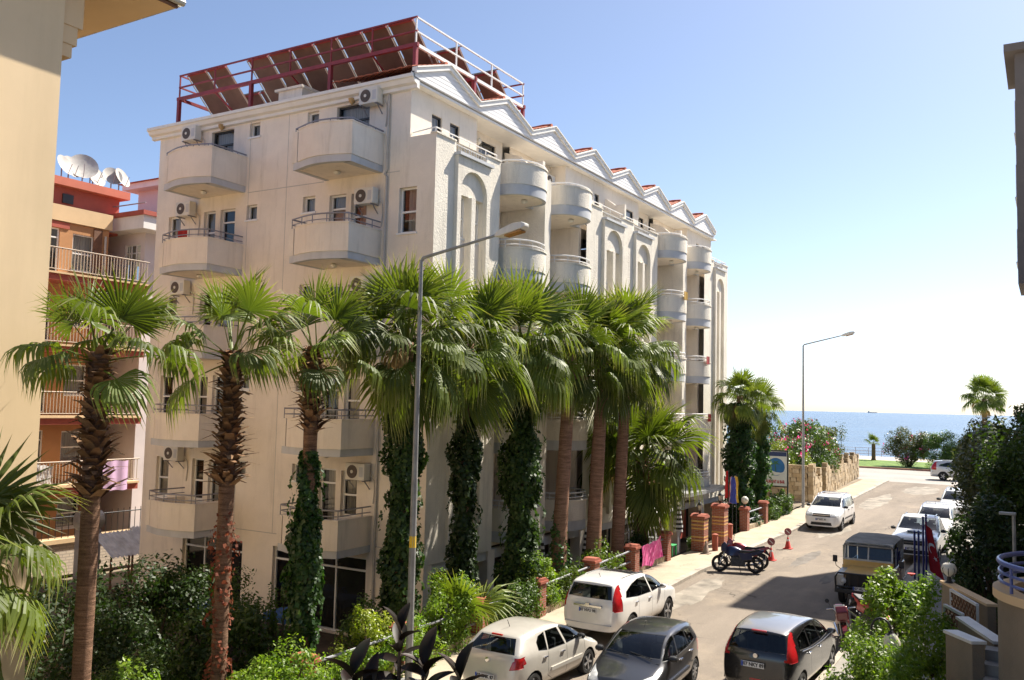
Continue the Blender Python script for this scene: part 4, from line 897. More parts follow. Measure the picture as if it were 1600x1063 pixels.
palm('tall ivy wrapped fan palm directly behind the near street lamp',17.5,13.5,-.9,7.45,1.15,34,dry=1,seed=5)
palm('ivy wrapped fan palm, first to the right of the near street lamp',20.2,13.5,-.9,7.6,1.08,32,dry=1,seed=6)
palm('thick ivy wrapped fan palm in the middle of the palm row',23.2,13.5,-.9,7.7,1.16,34,dry=1,seed=7)
palm('fan palm with bare pinkish leaning trunk and a little ivy at its foot',25.6,13.5,-.9,7.85,1.08,32,trunk=TRUNK2,r0=.26,r1=.19,lean=(.75,0),dry=1,seed=8)
palm('fan palm with bare pinkish trunk, middle of the three bare leaning trunks',28.15,13.5,-.9,7.95,1.14,34,trunk=TRUNK2,r0=.28,r1=.2,lean=(.7,0),dry=1,seed=9)
palm('fan palm with bare pinkish trunk, rightmost of the three bare leaning trunks',30.4,13.6,-.9,8.1,1.2,34,trunk=TRUNK2,r0=.25,r1=.19,lean=(.75,0),dry=1,seed=10)
palm('short bushy fan palm with bright fronds left of the gate pillars',33.4,13.9,-.5,3.9,1.45,36,r0=.3,r1=.26,boots=1.2,dry=1,seed=11,classes=[(82,4),(64,6),(46,7),(28,7),(8,6),(-14,5),(-36,3)])
palm('ivy covered fan palm past the hotel, left of the pair',45.8,13.7,-.6,6.7,.85,26,dry=2,seed=12)
palm('ivy covered fan palm past the hotel, right of the pair',48.9,13.55,-.4,6.1,.85,24,dry=2,seed=13)
palm('lone fan palm on the sea front rising above the oleanders at right',100,5.5,.68,7.6,1.25,30,dry=2,seed=14,r0=.28,r1=.22,group='palms on the sea front',classes=[(82,4),(64,5),(46,6),(28,6),(8,6),(-14,4)])
palm('very small fan palm on the lawn by the promenade',107,16.9,.68,2.5,.6,14,dry=0,seed=15,r0=.22,r1=.2,group='palms on the sea front',classes=[(82,4),(64,5),(46,6),(28,5)])
ivy('bright green ivy climbing the palm with the shaggy collar',14.25,13.5,-.8,4.9,.28,8000,seed=1,leaf=.12)
ivy('dark ivy wrapping the palm behind the near street lamp',17.5,13.5,-.8,6.6,.36,11000,seed=2,leaf=.13,m=LEAFD)
ivy('dark ivy column on first palm right of the street lamp',20.2,13.5,-.8,6.4,.31,10000,seed=3,leaf=.13,m=LEAFD)
ivy('widest dark ivy column, on the palm in the middle of the row',23.2,13.5,-.8,6.6,.46,13000,seed=4,leaf=.135,m=LEAFD)
ivy('small ivy patch on the foot of a bare pinkish palm trunk',25.6,13.5,-.8,2.6,.33,900,seed=5,leaf=.11,lean=(.75,0))
ivy('ivy on the left palm of the pair past the hotel',45.8,13.7,-.3,6.3,.6,9000,seed=6,leaf=.16)
ivy('ivy on the right palm of the pair past the hotel',48.9,13.55,-.2,5.8,.45,8000,seed=7,leaf=.16)
ivy('dried rust red creeper on a palm trunk before the hotel end wall',12.04,13.5,.2,4.0,.2,650,seed=8,leaf=.085,m=LEAFR,flare=.1,name='creeper')
# hedges and shrubs of the hotel garden
gp='shrubs in the hotel garden'
def sh2(label,x,y,rx,ry,top,n,leaf,m,seed,**k): return shrub(k.pop('name','garden_shrub'),label,x,y,gz(x,y) if y<15.6 else -1.15,rx,ry,top-(gz(x,y) if y<15.6 else -1.15),n,leaf,m,seed,group=gp,**k)
sh2('dark leafy shrub mass left of the first bare palm trunk',11.6,18.2,1.7,1.5,2.7,9000,.12,LEAFD,21,K=34)
sh2('dark shrub mass below the corrugated roofs behind palm trunks',14.3,18.6,1.9,1.6,2.3,9000,.12,LEAFD,22,K=34)
sh2('rounded dark shrub under the left restaurant window',17.6,20.6,1.8,1.4,1.5,7000,.11,LEAFM,23,K=30)
sh2('large leaved dark shrub right of the second bare trunk',14.2,16.0,1.2,1.1,2.0,6000,.13,LEAFM,24,K=26)
sh2('feathery dark green bush between the two bare palm trunks',11.7,15.6,1.2,.9,1.2,7000,.10,LEAFM,25,K=26,asp=.25)
sh2('sparse pale green bush at the foot of the first bare palm',9.9,13.4,.9,.6,1.7,2600,.09,LEAFB,26,K=40,cr=.2)
sh2('low dark shrub in the lower left corner beneath the palm fronds',8.2,13.5,1.0,.8,1.2,4000,.10,LEAFM,27,K=24)
sh2('bright rounded bush at the bottom between palm trunk and fence rail',12.7,12.6,1.25,.7,1.35,7500,.085,LEAFB,28,K=34)
sh2('low bright ground bush by the grey fence rail',14.7,12.5,1.2,.5,.85,5200,.08,LEAFB,29,K=28)
sh2('yellow green shrub left of the street lamp',15.9,13.2,.85,.6,1.55,4500,.085,LEAFY,30,K=34,cr=.26)
sh2('thin upright green shrub before the restaurant window',15.2,15.1,.35,.3,2.4,1500,.09,LEAFM,31,K=22,cr=.25)
sh2('leafy green shrub behind the street lamp pole',17.4,14.3,1.1,.8,1.55,5000,.095,LEAFM,32,K=34)
sh2('small leaved bush over the fence right of the street lamp',18.6,12.95,1.3,.6,1.8,9000,.075,LEAFB,33,K=40,cr=.26)
sh2('ivy bush hanging over the fence between two brick pillars',21.6,12.85,1.3,.5,1.25,6500,.085,LEAFM,34,K=30)
sh2('small leaved bush between street lamp and kerb, over the low rail',16.7,12.6,1.0,.4,1.05,4800,.075,LEAFB,43,K=30)
sh2('tall creeper heap at the foot of the thick ivy palm',23.6,13.05,1.3,.55,1.75,7000,.085,LEAFB,35,K=40,cr=.27)
sh2('creeper along the fence behind the white car',25.3,12.85,1.2,.45,1.25,5200,.08,LEAFB,36,K=26)
sh2('leafy shrub over the pillar left of the pink towel',28.0,13.15,1.4,.55,1.4,5600,.09,LEAFB,37,K=34)
sh2('dark climbing shrub between bare palm trunk and short palm',31.8,13.4,.8,.6,1.3,3600,.10,LEAFD,38,K=24)
sh2('clipped green hedge behind the gate pillars',37.4,13.0,.7,.5,.7,2200,.09,LEAFM,39,K=18)
sh2('ivy bush on the fence below the restaurant sign',48.6,13.0,1.5,.5,1.5,5200,.13,LEAFM,40,K=28)
sh2('ivy thicket on the fence beside the far street lamp',51.6,12.95,1.9,.5,1.6,6000,.13,LEAFM,41,K=30)
sh2('dark tree crown behind the ivy palms past the hotel',51.5,17,2.2,2.2,5.2,6000,.2,LEAFD,42,K=30,zc=.35)
# fan of a seedling palm in front of the fence
t=palm('seedling palm, one bright fan leaf beside a brick pillar',19.35,13.2,-.2,.35,.85,7,r0=.08,r1=.07,dry=0,seed=16,group='seedling palm',classes=[(64,3),(46,4)])
# far garden: bougainvillea, date palm leaf, oleanders
fz='far garden plants'
shrub('bougainvillea','pink flowering bougainvillea tumbling over the rough stone wall',65,15.0,.45,6.0,2.2,5.0,17000,.20,LEAFM,51,K=46,cr=.26,group=fz,flower=(PINKF,230,.15,.5),zc=.42)
shrub('garden_tree','olive green drooping tree at the street end of the stone wall',72.5,15.2,.5,3.6,1.7,4.4,8500,.20,LEAFO,52,K=30,group=fz,cat='tree',zc=.45)
shrub('garden_bush','pale green feathery bush behind the restaurant sign',58.5,15.6,.3,2.6,1.6,4.0,7000,.20,LEAFY,53,K=26,group=fz,cr=.3,asp=.2)
shrub('garden_bush','low pale bush on top of the rough stone wall',60.8,13.6,.3,1.1,.6,3.1,1800,.13,LEAFY,54,K=14,group=fz)
t=thing('date_palm','arching feather leaves of a date palm above the bougainvillea','palm tree',(70,16,.5),0,'feather palm')
obj('trunk',MB().tube([(0,0,0),(0,0,3.6)],[.2,.16],8),TRUNK,t,local=True,smooth=True)
for k in range(11):
    az=k*2.4; V=[];F=[];T=[]; p=np.array([0,0,3.6]); el=R(60)
    for j in range(13):
        el2=el-.16*j; p=p+np.array([math.cos(az)*math.cos(el2),math.sin(az)*math.cos(el2),math.sin(el2)])*.22
        sd_=np.array([-math.sin(az),math.cos(az),0])
        for s in (-1,1):
            b=len(V); q=p+sd_*s*.42*(1-(j/14)**2)+np.array([0,0,-.14]); fw=np.array([math.cos(az),math.sin(az),0])*.05
            V+=[p-fw,p+fw,q+fw*.3]; T+=[.3,.5,.6]; F.append((b,b+1,b+2))
    npmesh('leaf',np.array(V),np.array(F),PALMG,t,vcol=T)
ol='oleanders by the sea front'
for x,y,rx,ry,h,n,m,s,lab,fl in ((97.5,12.1,1.6,2.0,4.1,11000,LEAFO,61,'left oleander bush with reddish blossom on the lawn',(PINKF,30,.16)),(97.0,9.2,1.6,2.3,3.8,13000,LEAFM,62,'middle green oleander bush, densest of the three',None),(98.5,6.3,1.6,1.9,3.9,7000,LEAFO,63,'right oleander bush, thin with gaps to the sea',(PINKF,20,.16))):
    shrub('oleander',lab,x,y,.66,rx,ry,h,n,.24,m,s,K=30,group=ol,asp=.25,flower=fl)
t=thing('sapling','thin staked sapling on the lawn before the sea','tree',(103,19.6,.68)); obj('trunk',MB().tube([(0,0,0),(.05,0,2.0),(0,0,3.3)],[.04,.03,.02],6),STEM,t,local=True)
r_=np.random.default_rng(5); P=r_.normal(0,1,(260,3))*np.array([.28,.28,.6])+np.array([0,0,2.9]); v,f,tt=leaves(P,P*0+np.array([0,0,1]),.22,.5,3); npmesh('crown',v,f,LEAFO,t,vcol=tt)
# right hand side trees and shrubs
def tree(label,x,y,z0,th,rx,ry,rz,n,leaf,m,seed,K=40,group=None,flower=None,name='broadleaf_tree',asp=.5,cr=.3,m2=None):
    r=np.random.default_rng(seed); t=thing(name,label,'tree',(x,y,z0),0,group)
    d=r.normal(0,1,(K,3)); d/=np.linalg.norm(d,axis=1)[:,None]; c=d*(r.uniform(.2,1,K)**.55)[:,None]*np.array([rx,ry,rz])*.85+np.array([0,0,th])
    mb=MB().tube([(0,0,0),(.05,.03,th*.35),(0,0,th*.75)],[.16,.13,.09],8)
    for i in range(min(K,14)): mb.tube([(0,0,th*(.3+.03*i)),tuple(c[i]*.55+np.array([0,0,th*.25])),tuple(c[i])],[.06,.04,.012],6)
    obj('trunk',mb,STEM,t,local=True,smooth=True)
    k=r.integers(0,K,n); g=r.normal(0,1,(n,3)); g/=np.linalg.norm(g,axis=1)[:,None]; g*=(r.uniform(.1,1.3,n)**.5)[:,None]
    P=c[k]+g*np.array([rx,ry,rz])*cr*r.uniform(.6,1.2,K)[k][:,None]; v,f,tt=leaves(P,g+np.array([0,0,.5]),leaf,asp,seed+1); npmesh('crown',v,f,m,t,vcol=np.clip(tt*.7+np.repeat(r.uniform(0,.4,K)[k],4),0,1))
    return t
tree('big dark broadleaf tree filling the right edge above the curved balcony',31.0,.7,.1,3.4,2.0,1.7,2.9,13000,.16,LEAFM,71,K=60)
tree('second dark tree behind the parked white pickup at right',36.8,1.9,.1,3.1,1.9,1.4,2.4,9500,.16,LEAFO,72,K=46)
tree('dark tree in front of the white van at right',25.8,1.3,.1,2.2,1.2,1.1,1.9,7000,.14,LEAFD,73,K=36)
tree('yellowish leaved tree crown at right below the sea front palm',44,2.2,.1,4.0,2.2,1.6,1.7,7000,.2,LEAFO,74,K=36)
tree('rust brown leaved tree against the sky at the right edge',42,.55,.1,5.0,1.5,1.1,1.5,2200,.2,LEAFO,75,K=26)
tree('round dark tree against the sky at the right picture edge',37,-.1,.1,5.0,1.3,1.1,1.8,4000,.17,LEAFD,76,K=30)
gs='shrubs on the right hand forecourt'
shrub('forecourt_shrub','sunlit glossy shrub with a red blossom beside the flagpoles',18.9,2.45,.1,1.2,1.05,3.0,15000,.095,LEAFB,81,K=46,cr=.27,group=gs)
shrub('forecourt_shrub','small leaved bright bush around the arched garden lamp',15.9,2.55,.1,1.0,.85,2.4,13000,.07,LEAFB,82,K=44,cr=.27,group=gs)
shrub('forecourt_shrub','yellow tipped bush in the lower right corner',15.0,1.8,.1,.7,.6,1.9,4200,.08,LEAFY,83,K=30,group=gs)
shrub('forecourt_shrub','dark coarse bush beside the dark hatchback',16.2,3.75,.1,.7,.45,1.25,2600,.11,LEAFO,84,K=24,group=gs)
o=tag(obj('hibiscus_flower',MB().lathe([(.01,0),(.04,.03),(.075,.05)],8,(18.75,2.3,2.92)),mat('flower_red',(.55,.04,.02),.6)),'single red blossom on top of the sunlit forecourt shrub','flower')
# rubber plant in the foreground
rp=thing('rubber_plant','dark rubber plant with large glossy maroon leaves in the foreground','rubber plant',(4.78,3.67,.1))
RUB=mat('rubber_leaf',(.028,.009,.006),.5,.5,4,spec=.2,col2=(.008,.012,.006)); 
vs=[];fs=[];nl=9
for i in range(nl+1):
    s=i/nl; w=.062*math.sin(PI*min(1,(s*.93+.04)))**.75*(1 if s<.97 else .35); z=-.10*s*s
    vs+=[(s*.3,-w,z+.035*w/.06),(s*.3,0,z),(s*.3,w,z+.035*w/.06)]
fs=[q for i in range(nl) for q in ((i*3,i*3+1,i*3+4,i*3+3),(i*3+1,i*3+2,i*3+5,i*3+4))]
lm=bpy.data.meshes.new('leaf'); lm.from_pydata(vs,[],fs); lm.materials.append(RUB); lm.polygons.foreach_set('use_smooth',[True]*len(lm.polygons))
rr=random.Random(3); br=[(.51*s-.2*q,-.86*s,z) for s,q,z in ((0,0,4.5),(-.3,0,4.22),(.2,.3,4.3),(.4,0,4.2),(-.14,.4,4.12),(.1,.5,4.05),(-.44,.2,4.02),(.3,.35,4.0),(-.22,.1,3.95))]
mb=MB()
for b in br: mb.tube([(0,0,0),(b[0]*.3,b[1]*.3,2.4),tuple((b[0],b[1],b[2]-.1))],[.03,.022,.012],6)
obj('stem',mb,STEM,rp,local=True)
for b in br:
    for k in range(13):
        o=bpy.data.objects.new('leaf',lm); COL.objects.link(o); o.parent=rp; s=rr.uniform(.55,.85)
        o.location=(b[0],b[1],b[2]-.1-k*.035); o.scale=(s,s,s); o.rotation_euler=(rr.uniform(-.4,.4),R(-72+k*7+rr.uniform(-12,12)),k*2.4+rr.uniform(-.3,.3))
# ------------------------------------------------------------ vehicles
CGL=glassmat('car_glass',(.46,.5,.5),.06); CBLK=mat('car_trim',(.018,.018,.019),.5,.15); CGRL=mat('car_grille',(.012,.012,.012),.6,.1)
TYRE=mat('tyre',(.02,.019,.018),.85,.2,6); RIM=mat('rim_alloy',(.42,.42,.43),.35,.08,metal=.7); CHROME=mat('chrome',(.6,.6,.62),.15,.03,metal=1)
HLT=mat('headlight_glass',(.55,.56,.56),.12,.25,9,spec=.9); TLT=mat('taillight_red',(.42,.012,.015),.15,.15,9,spec=.8); AMB=mat('indicator_amber',(.6,.22,.03),.2)
PLW=mat('plate_white',(.72,.72,.70),.5,.03); PLB=mat('plate_blue',(.02,.07,.4),.5); INK=mat('plate_ink',(.02,.02,.02),.6)
def paint(name,c,metal=.2,rough=.32): return mat(name,c,rough,.05,2.5,metal=metal,coat=.9,spec=.5,dirt=((c[0]*.8+.03,c[1]*.78+.025,c[2]*.75+.02),'v',.5))
SEATM=mat('car_seat',(.10,.10,.105),.9,.2,5)
def textmesh(txt,size,bold=False):
    c=bpy.data.curves.new('txt','FONT'); c.body=txt; c.size=size; c.align_x='CENTER'; c.align_y='CENTER'; c.extrude=.002; c.resolution_u=2
    if bold: c.offset=.004*size/.1
    o=bpy.data.objects.new('txt',c); COL.objects.link(o); dg=bpy.context.evaluated_depsgraph_get(); dg.update()
    me=bpy.data.meshes.new_from_object(o.evaluated_get(dg)); bpy.data.objects.remove(o); return me
def carve(bm,sel,poly,ax,mi,inset=0,rim=None,src=0):
    a,b=ax; cx=sum(p[0] for p in poly)/len(poly); cy=sum(p[1] for p in poly)/len(poly)
    lo=(min(p[0] for p in poly)-.3,min(p[1] for p in poly)-.3); hi=(max(p[0] for p in poly)+.3,max(p[1] for p in poly)+.3)
    ok=lambda f:f.material_index==src and sel(f.normal,f.calc_center_median())
    near=lambda c:lo[0]<c[a]<hi[0] and lo[1]<c[b]<hi[1]
    pl=[]
    for i in range(len(poly)):
        p,q=poly[i],poly[(i+1)%len(poly)]; n=(-(q[1]-p[1]),q[0]-p[0])
        if (cx-p[0])*n[0]+(cy-p[1])*n[1]<0: n=(-n[0],-n[1])
        l=math.hypot(*n); pl.append((p,(n[0]/l,n[1]/l)))
    for p,n in pl:
        fs=[f for f in bm.faces if ok(f) and near(f.calc_center_median())]
        es={e for f in fs for e in f.edges}; vs={v for f in fs for v in f.verts}
        co=[0,0,0]; no=[0,0,0]; co[a],co[b]=p; no[a],no[b]=n
        bmesh.ops.bisect_plane(bm,geom=fs+list(es)+list(vs),dist=1e-4,plane_co=co,plane_no=no)
    out=[]
    for f in bm.faces:
        if not ok(f): continue
        c=f.calc_center_median()
        if all((c[a]-p[0])*n[0]+(c[b]-p[1])*n[1]>-1e-5 for p,n in pl): out.append(f)
    for f in out: f.material_index=mi
    if inset and out:
        r=bmesh.ops.inset_region(bm,faces=out,thickness=inset,depth=-.006,use_even_offset=True)
        for f in r['faces']: f.material_index=rim if rim is not None else mi
    return out
def carcage(st,lvl,name):
    bm=bmesh.new(); V=[]; n=len(st)
    for s in st:
        xl,xb,xt,z0,zb,zt,zc,w,wt=s; row={}
        for sd in (1,-1):
            row[sd]=[bm.verts.new(p) for p in ((xl,.82*w*sd,z0),(xl,.98*w*sd,z0+.13),((xl+xb)/2,w*sd,z0+.13+(zb-z0-.13)*.55),(xb,.975*w*sd,zb),(xt,wt*sd,zt))]
        row[0]=[bm.verts.new((xl,0,z0)),None,None,None,bm.verts.new((xt,0,zc))]; V.append(row)
    for i,o in ((0,.05),(n-1,-.05)):
        L=V[i][1]
        for j in (1,2,3): V[i][0][j]=bm.verts.new((L[j].co.x+o,0,L[j].co.z))
        V[i][0][0].co.x+=o; V[i][0][4].co.x+=o*.5
    cr=bm.edges.layers.float.new('crease_edge')
    for i in range(n-1):
        A,B=V[i],V[i+1]
        for sd in (1,-1):
            for j in range(4): bm.faces.new((A[sd][j],B[sd][j],B[sd][j+1],A[sd][j+1]))
            bm.faces.new((A[sd][4],B[sd][4],B[0][4],A[0][4])); bm.faces.new((A[sd][0],B[sd][0],B[0][0],A[0][0]))
    for i in (0,n-1):
        for sd in (1,-1):
            for j in range(4): bm.faces.new((V[i][sd][j],V[i][sd][j+1],V[i][0][j+1],V[i][0][j]))
    bmesh.ops.recalc_face_normals(bm,faces=bm.faces)
    def cre(a,b,v):
        e=bm.edges.get((a,b))
        if e: e[cr]=v
    for sd in (1,-1):
        for i in range(n-1):
            cre(V[i][sd][0],V[i+1][sd][0],.8); cre(V[i][sd][3],V[i+1][sd][3],.35); cre(V[i][sd][4],V[i+1][sd][4],.45)
        for i in (0,n-1):
            for j in range(4): cre(V[i][sd][j],V[i][sd][j+1],.3)
            cre(V[i][sd][4],V[i][0][4],.6); cre(V[i][sd][0],V[i][0][0],.8); cre(V[i][sd][3],V[i][0][3],.3)
    me=bpy.data.meshes.new(name); bm.to_mesh(me); bm.free()
    o=bpy.data.objects.new('cage',me); COL.objects.link(o); m=o.modifiers.new('s','SUBSURF'); m.levels=lvl; m.render_levels=lvl
    dg=bpy.context.evaluated_depsgraph_get(); dg.update(); out=bpy.data.meshes.new_from_object(o.evaluated_get(dg)); bpy.data.objects.remove(o)
    b=bmesh.new(); b.from_mesh(out); return b
def wheelmesh(r,w,style):
    Mx=Matrix.Rotation(R(90),3,'X')
    ty=MB().lathe([(r*.62,-w/2+.02),(r*.7,-w/2),(r*.93,-w/2),(r,-w/2+.03),(r,w/2-.03),(r*.93,w/2),(r*.7,w/2),(r*.62,w/2-.02)],26,(0,0,0),Mx)
    rm=MB().lathe([(r*.66,-w/2+.012),(r*.66,-w/2-.004),(r*.6,-w/2-.004),(r*.57,-w/2+.05),(.02,-w/2+.06)],24,(0,0,0),Mx)
    n={'five':5,'seven':7,'cover':9}[style]
    for k in range(n):
        a=2*PI*k/n; d=Vector((math.cos(a),0,math.sin(a))); M_=Matrix.Rotation(-a,3,'Y')
        rm.obox(d*r*.32+Vector((0,-w/2+.015,0)),(r*.58,.03,r*(.16 if n<7 else .11)),M_)
    rm.lathe([(r*.14,-w/2-.01),(r*.1,-w/2-.018),(.005,-w/2-.02)],12,(0,0,0),Mx)
    bk=MB().lathe([(r*.6,-w/2+.062),(.02,-w/2+.062)],20,(0,0,0),Mx)
    return ty,rm,bk
def plate(t,x,y,z,txt,rz,tilt=0,w=.5,yellow=False):
    p=obj('licence_plate',MB().box(-.012,.0,-w/2,w/2,-.056,.056),PLW,t,local=True); p.location=(x,y,z); p.rotation_euler=(0,tilt,rz)
    b=obj('plate_band',MB().box(-.0145,-.0125,w/2-.045,w/2-.003,-.053,.053),PLB,p,local=True)
    me=textmesh(txt,.105,True); o=link('plate_text',me,INK,p); o.rotation_euler=(R(90),0,R(-90)); o.location=(-.0135,-.02,0); o.scale=(.93,1,1)
def car(spec,label,loc,rz,scale=1,name='hatchback_car',lvl=3,group='cars in the street',copy_of=None):
    s=spec; t=thing(name,label,'car',loc,rz,group); t.scale=(scale,)*3
    bm=carcage(s['st'],lvl,'body'); L,Wd,H=s['dim']; mats=[s['paint'],CGL,CBLK,HLT,TLT,CGRL,s.get('paint2',CBLK),AMB]
    side=lambda n,c:abs(n.y)>.45
    for (x,r) in s['wheels']:      # wheel arches
        poly=[(x+(r+.055)*math.cos(2*PI*k/16),s['r']+(r+.055)*math.sin(2*PI*k/16)) for k in range(16)]
        fs=carve(bm,lambda n,c:abs(n.y)>.2 and abs(c.y)>Wd*.32,poly,(0,2),6 if False else 2)
        bmesh.ops.delete(bm,geom=[f for f in fs if f.is_valid],context='FACES')
    for p in s['side']: carve(bm,lambda n,c:abs(n.y)>.45 and c.z>s['beltmin'],p,(0,2),1,.012,2)
    carve(bm,lambda n,c:n.x>.15 and n.z>.1 and c.z>s['cowlz']-.08,s['ws'],(1,2),1,.014,2)
    carve(bm,lambda n,c:n.x<-.25 and c.z>s['beltmin']-.05,s['rw'],(1,2),1,.012,2)
    for p in s.get('head',[]):
        for sg in (1,-1): carve(bm,lambda n,c:n.x>.08 and c.x>L*.3 and c.y*sg>0,[(sg*a,b) for a,b in p],(1,2),3,.008,2)
    for p in s.get('tail',[]):
        for sg in (1,-1): carve(bm,lambda n,c:n.x<-.12 and c.x<-L*.3 and c.y*sg>0,[(sg*a,b) for a,b in p],(1,2),4,.006,4)
    for p in s.get('tails',[]): carve(bm,lambda n,c:abs(n.y)>.25 and c.x<-L*.3,p,(0,2),4)
    for p in s.get('heads',[]): carve(bm,lambda n,c:abs(n.y)>.2 and c.x>L*.3,p,(0,2),3)
    for p in s.get('grille',[]): carve(bm,lambda n,c:n.x>.25 and c.x>L*.35,p,(1,2),5,.008,2)
    for p in s.get('rblack',[]): carve(bm,lambda n,c:n.x<-.2 and c.x<-L*.35,p,(1,2),2)
    for p in s.get('trim',[]): carve(bm,side,p,(0,2),2)
    for p in s.get('roof',[]): carve(bm,lambda n,c:n.z>.5 and c.z>H-.35,p,(0,1),6)
    for x0,z0,x1,z1 in s['seams']:
        d=Vector((x1-x0,z1-z0)).normalized(); n=Vector((-d.y,d.x))*.006
        carve(bm,lambda nn,c:abs(nn.y)>.5,[(x0+n.x,z0+n.y),(x1+n.x,z1+n.y),(x1-n.x,z1-n.y),(x0-n.x,z0-n.y)],(0,2),2)
    me=bpy.data.meshes.new('body'); bm.to_mesh(me)
    # islands of every non-paint material become parts
    names={1:'window_glass',2:'black_trim',3:'headlight',4:'taillight',5:'grille',6:'roof_panel',7:'indicator'}
    def emit(faces,nm,m,parent):
        idx={}; vs=[]; fs=[]
        for f in faces:
            fs.append(tuple(idx.setdefault(v,len(idx)) for v in f.verts))
        vs=[None]*len(idx)
        for v,i in idx.items(): vs[i]=tuple(v.co)
        mm=bpy.data.meshes.new(nm); mm.from_pydata(vs,[],fs); mm.polygons.foreach_set('use_smooth',[True]*len(fs)); mm.set_sharp_from_angle(angle=R(32))
        return link(nm,mm,m,parent)
    body=emit([f for f in bm.faces if f.material_index==0],'body',mats[0],t)
    for k in range(1,8):
        left={f for f in bm.faces if f.material_index==k}
        if k==2: 
            if left: emit(left,names[k],mats[k],t)
            continue
        while left:
            f0=left.pop(); isl=[f0]; stck=[f0]
            while stck:
                f=stck.pop()
                for e in f.edges:
                    for g in e.link_faces:
                        if g in left: left.discard(g); isl.append(g); stck.append(g)
            if sum(f.calc_area() for f in isl)<.0015: continue
            emit(isl,names[k],mats[k],t)
    bm.free(); bpy.data.meshes.remove(me)
    # interior: seats, dashboard, floor
    bx=s['mirror'][0]
    obj('cabin_floor',MB().box(-L*.42,bx+.35,-Wd/2+.2,Wd/2-.2,.32,.36),CBLK,t,local=True); obj('dashboard',MB().box(bx+.0,bx+.35,-Wd/2+.16,Wd/2-.16,s['cowlz']-.22,s['cowlz']-.04),CBLK,t,local=True)
    for sx,sy in ((bx-.75,.36),(bx-.75,-.36),(bx-1.6,.36),(bx-1.6,-.36)):
        if sx<-L*.36: continue
        o=obj('seat',MB().box(sx-.1,sx+.02,sy-.25,sy+.25,.55,s['cowlz']+.1).box(sx,sx+.5,sy-.25,sy+.25,.45,.6),SEATM,t,local=True,bevel=.04); obj('headrest',MB().box(sx-.1,sx-.02,sy-.13,sy+.13,s['cowlz']+.12,s['cowlz']+.28),SEATM,o,local=True,bevel=.03)
    # arch liners and floor
    for (x,r) in s['wheels']:
        mb=MB(); n=12
        for sg in (1,-1):
            vs=[];fs=[]
            for k in range(n+1):
                a=PI*k/n-.0; rr=r+.06
                for y in (Wd/2-.03,Wd/2-.36): vs.append((x+rr*math.cos(a),sg*y,s['r']+rr*math.sin(a)))
            fs=[(2*k,2*k+1,2*k+3,2*k+2) for k in range(n)]+[tuple(2*k+1 for k in range(n+1))]
            mb.add(vs,fs)
        obj('arch_liner',mb,CBLK,t,local=True)
        for sg in (1,-1):
            ty,rm,bk=wheelmesh(r,.2,s.get('rim','five'))
            w=obj('wheel',ty,TYRE,t,local=True,smooth=True); w.location=(x,sg*(Wd/2-.13),s['r']); w.rotation_euler=(0,random.uniform(0,1),0 if sg<0 else PI)
            obj('rim',rm,RIM,w,local=True); obj('brake_disc',bk,CBLK,w,local=True)
    # mirrors, handles, extras
    mx,mz,mw=s['mirror']
    for sg in (1,-1):
        mb=MB().lathe([(.02,-.1),(.07,-.08),(.085,0),(.075,.07),(.03,.1)],10,(mx,sg*(mw+.02),mz),Matrix.Rotation(R(90),3,'X')@Matrix.Diagonal((1,.8,1)))
        m=obj('mirror',mb,s.get('mirrorm',s['paint']),t,local=True,smooth=True); obj('mirror_glass',MB().lathe([(.001,0),(.07,0)],10,(mx-.085,sg*(mw+.02),mz),Matrix.Rotation(R(90),3,'Y')),CHROME,m,local=True)
    for hx,hz in s.get('handles',[]):
        for sg in (1,-1): obj('door_handle',MB().box(hx-.08,hx+.08,sg*(Wd/2-.035),sg*(Wd/2+.022),hz-.018,hz+.018),s.get('handlem',s['paint']),t,local=True,bevel=.008)
    if 'plate' in s and s['plate']: plate(t,*s['plate'])
    for nm,mb,m in s.get('extra',lambda:[])(): obj(nm,mb,m,t,local=True,smooth=True)
    return t
def hatch(L,Wd,H,hood,cowlx,cowlz,wtx,rrx,beltF,beltR,rearx_b=.1,z0=.2,roofw=.72,zbR=None,hoodmid=None,tailz=None):
    xf,xr=L/2,-L/2; w=Wd/2; rw=w*roofw; hm=hoodmid or (hood*.4+cowlz*.6)
    return [(xf,xf-.03,xf-.14,z0+.02,hood-.13,hood-.02,hood,w*.80,w*.66),
     (xf-.22,xf-.26,xf-.34,z0,hood-.07,hood+.04,hood+.07,w*.955,w*.76),
     (xf-.8,xf-.8,xf-.85,z0,hm-.08,hm+.0,hm+.04,w,w*.8),
     (cowlx-.02,cowlx-.02,cowlx,z0,beltF-.04,cowlz,cowlz+.035,w,w*.82),
     ((cowlx+wtx)/2-.1,(cowlx+wtx)/2-.1,wtx,z0,beltF,H-.085,H-.045,w,rw*1.0),
     ((wtx+rrx)/2,(wtx+rrx)/2,(wtx+rrx)/2,z0,beltF*.5+beltR*.5,H-.045,H-.0,w,rw*1.0),
     (xr+.85,xr+.85,rrx+.42,z0,beltR,H-.075,H-.03,w,rw*.98),
     (xr+.28,xr+.3,rrx+.1,z0+.02,beltR+.01,H-.11,H-.06,w*.965,rw*.94),
     (xr,xr+rearx_b,rrx,z0+.05,zbR or beltR,H-.15,H-.11,w*.85,rw*.86)]
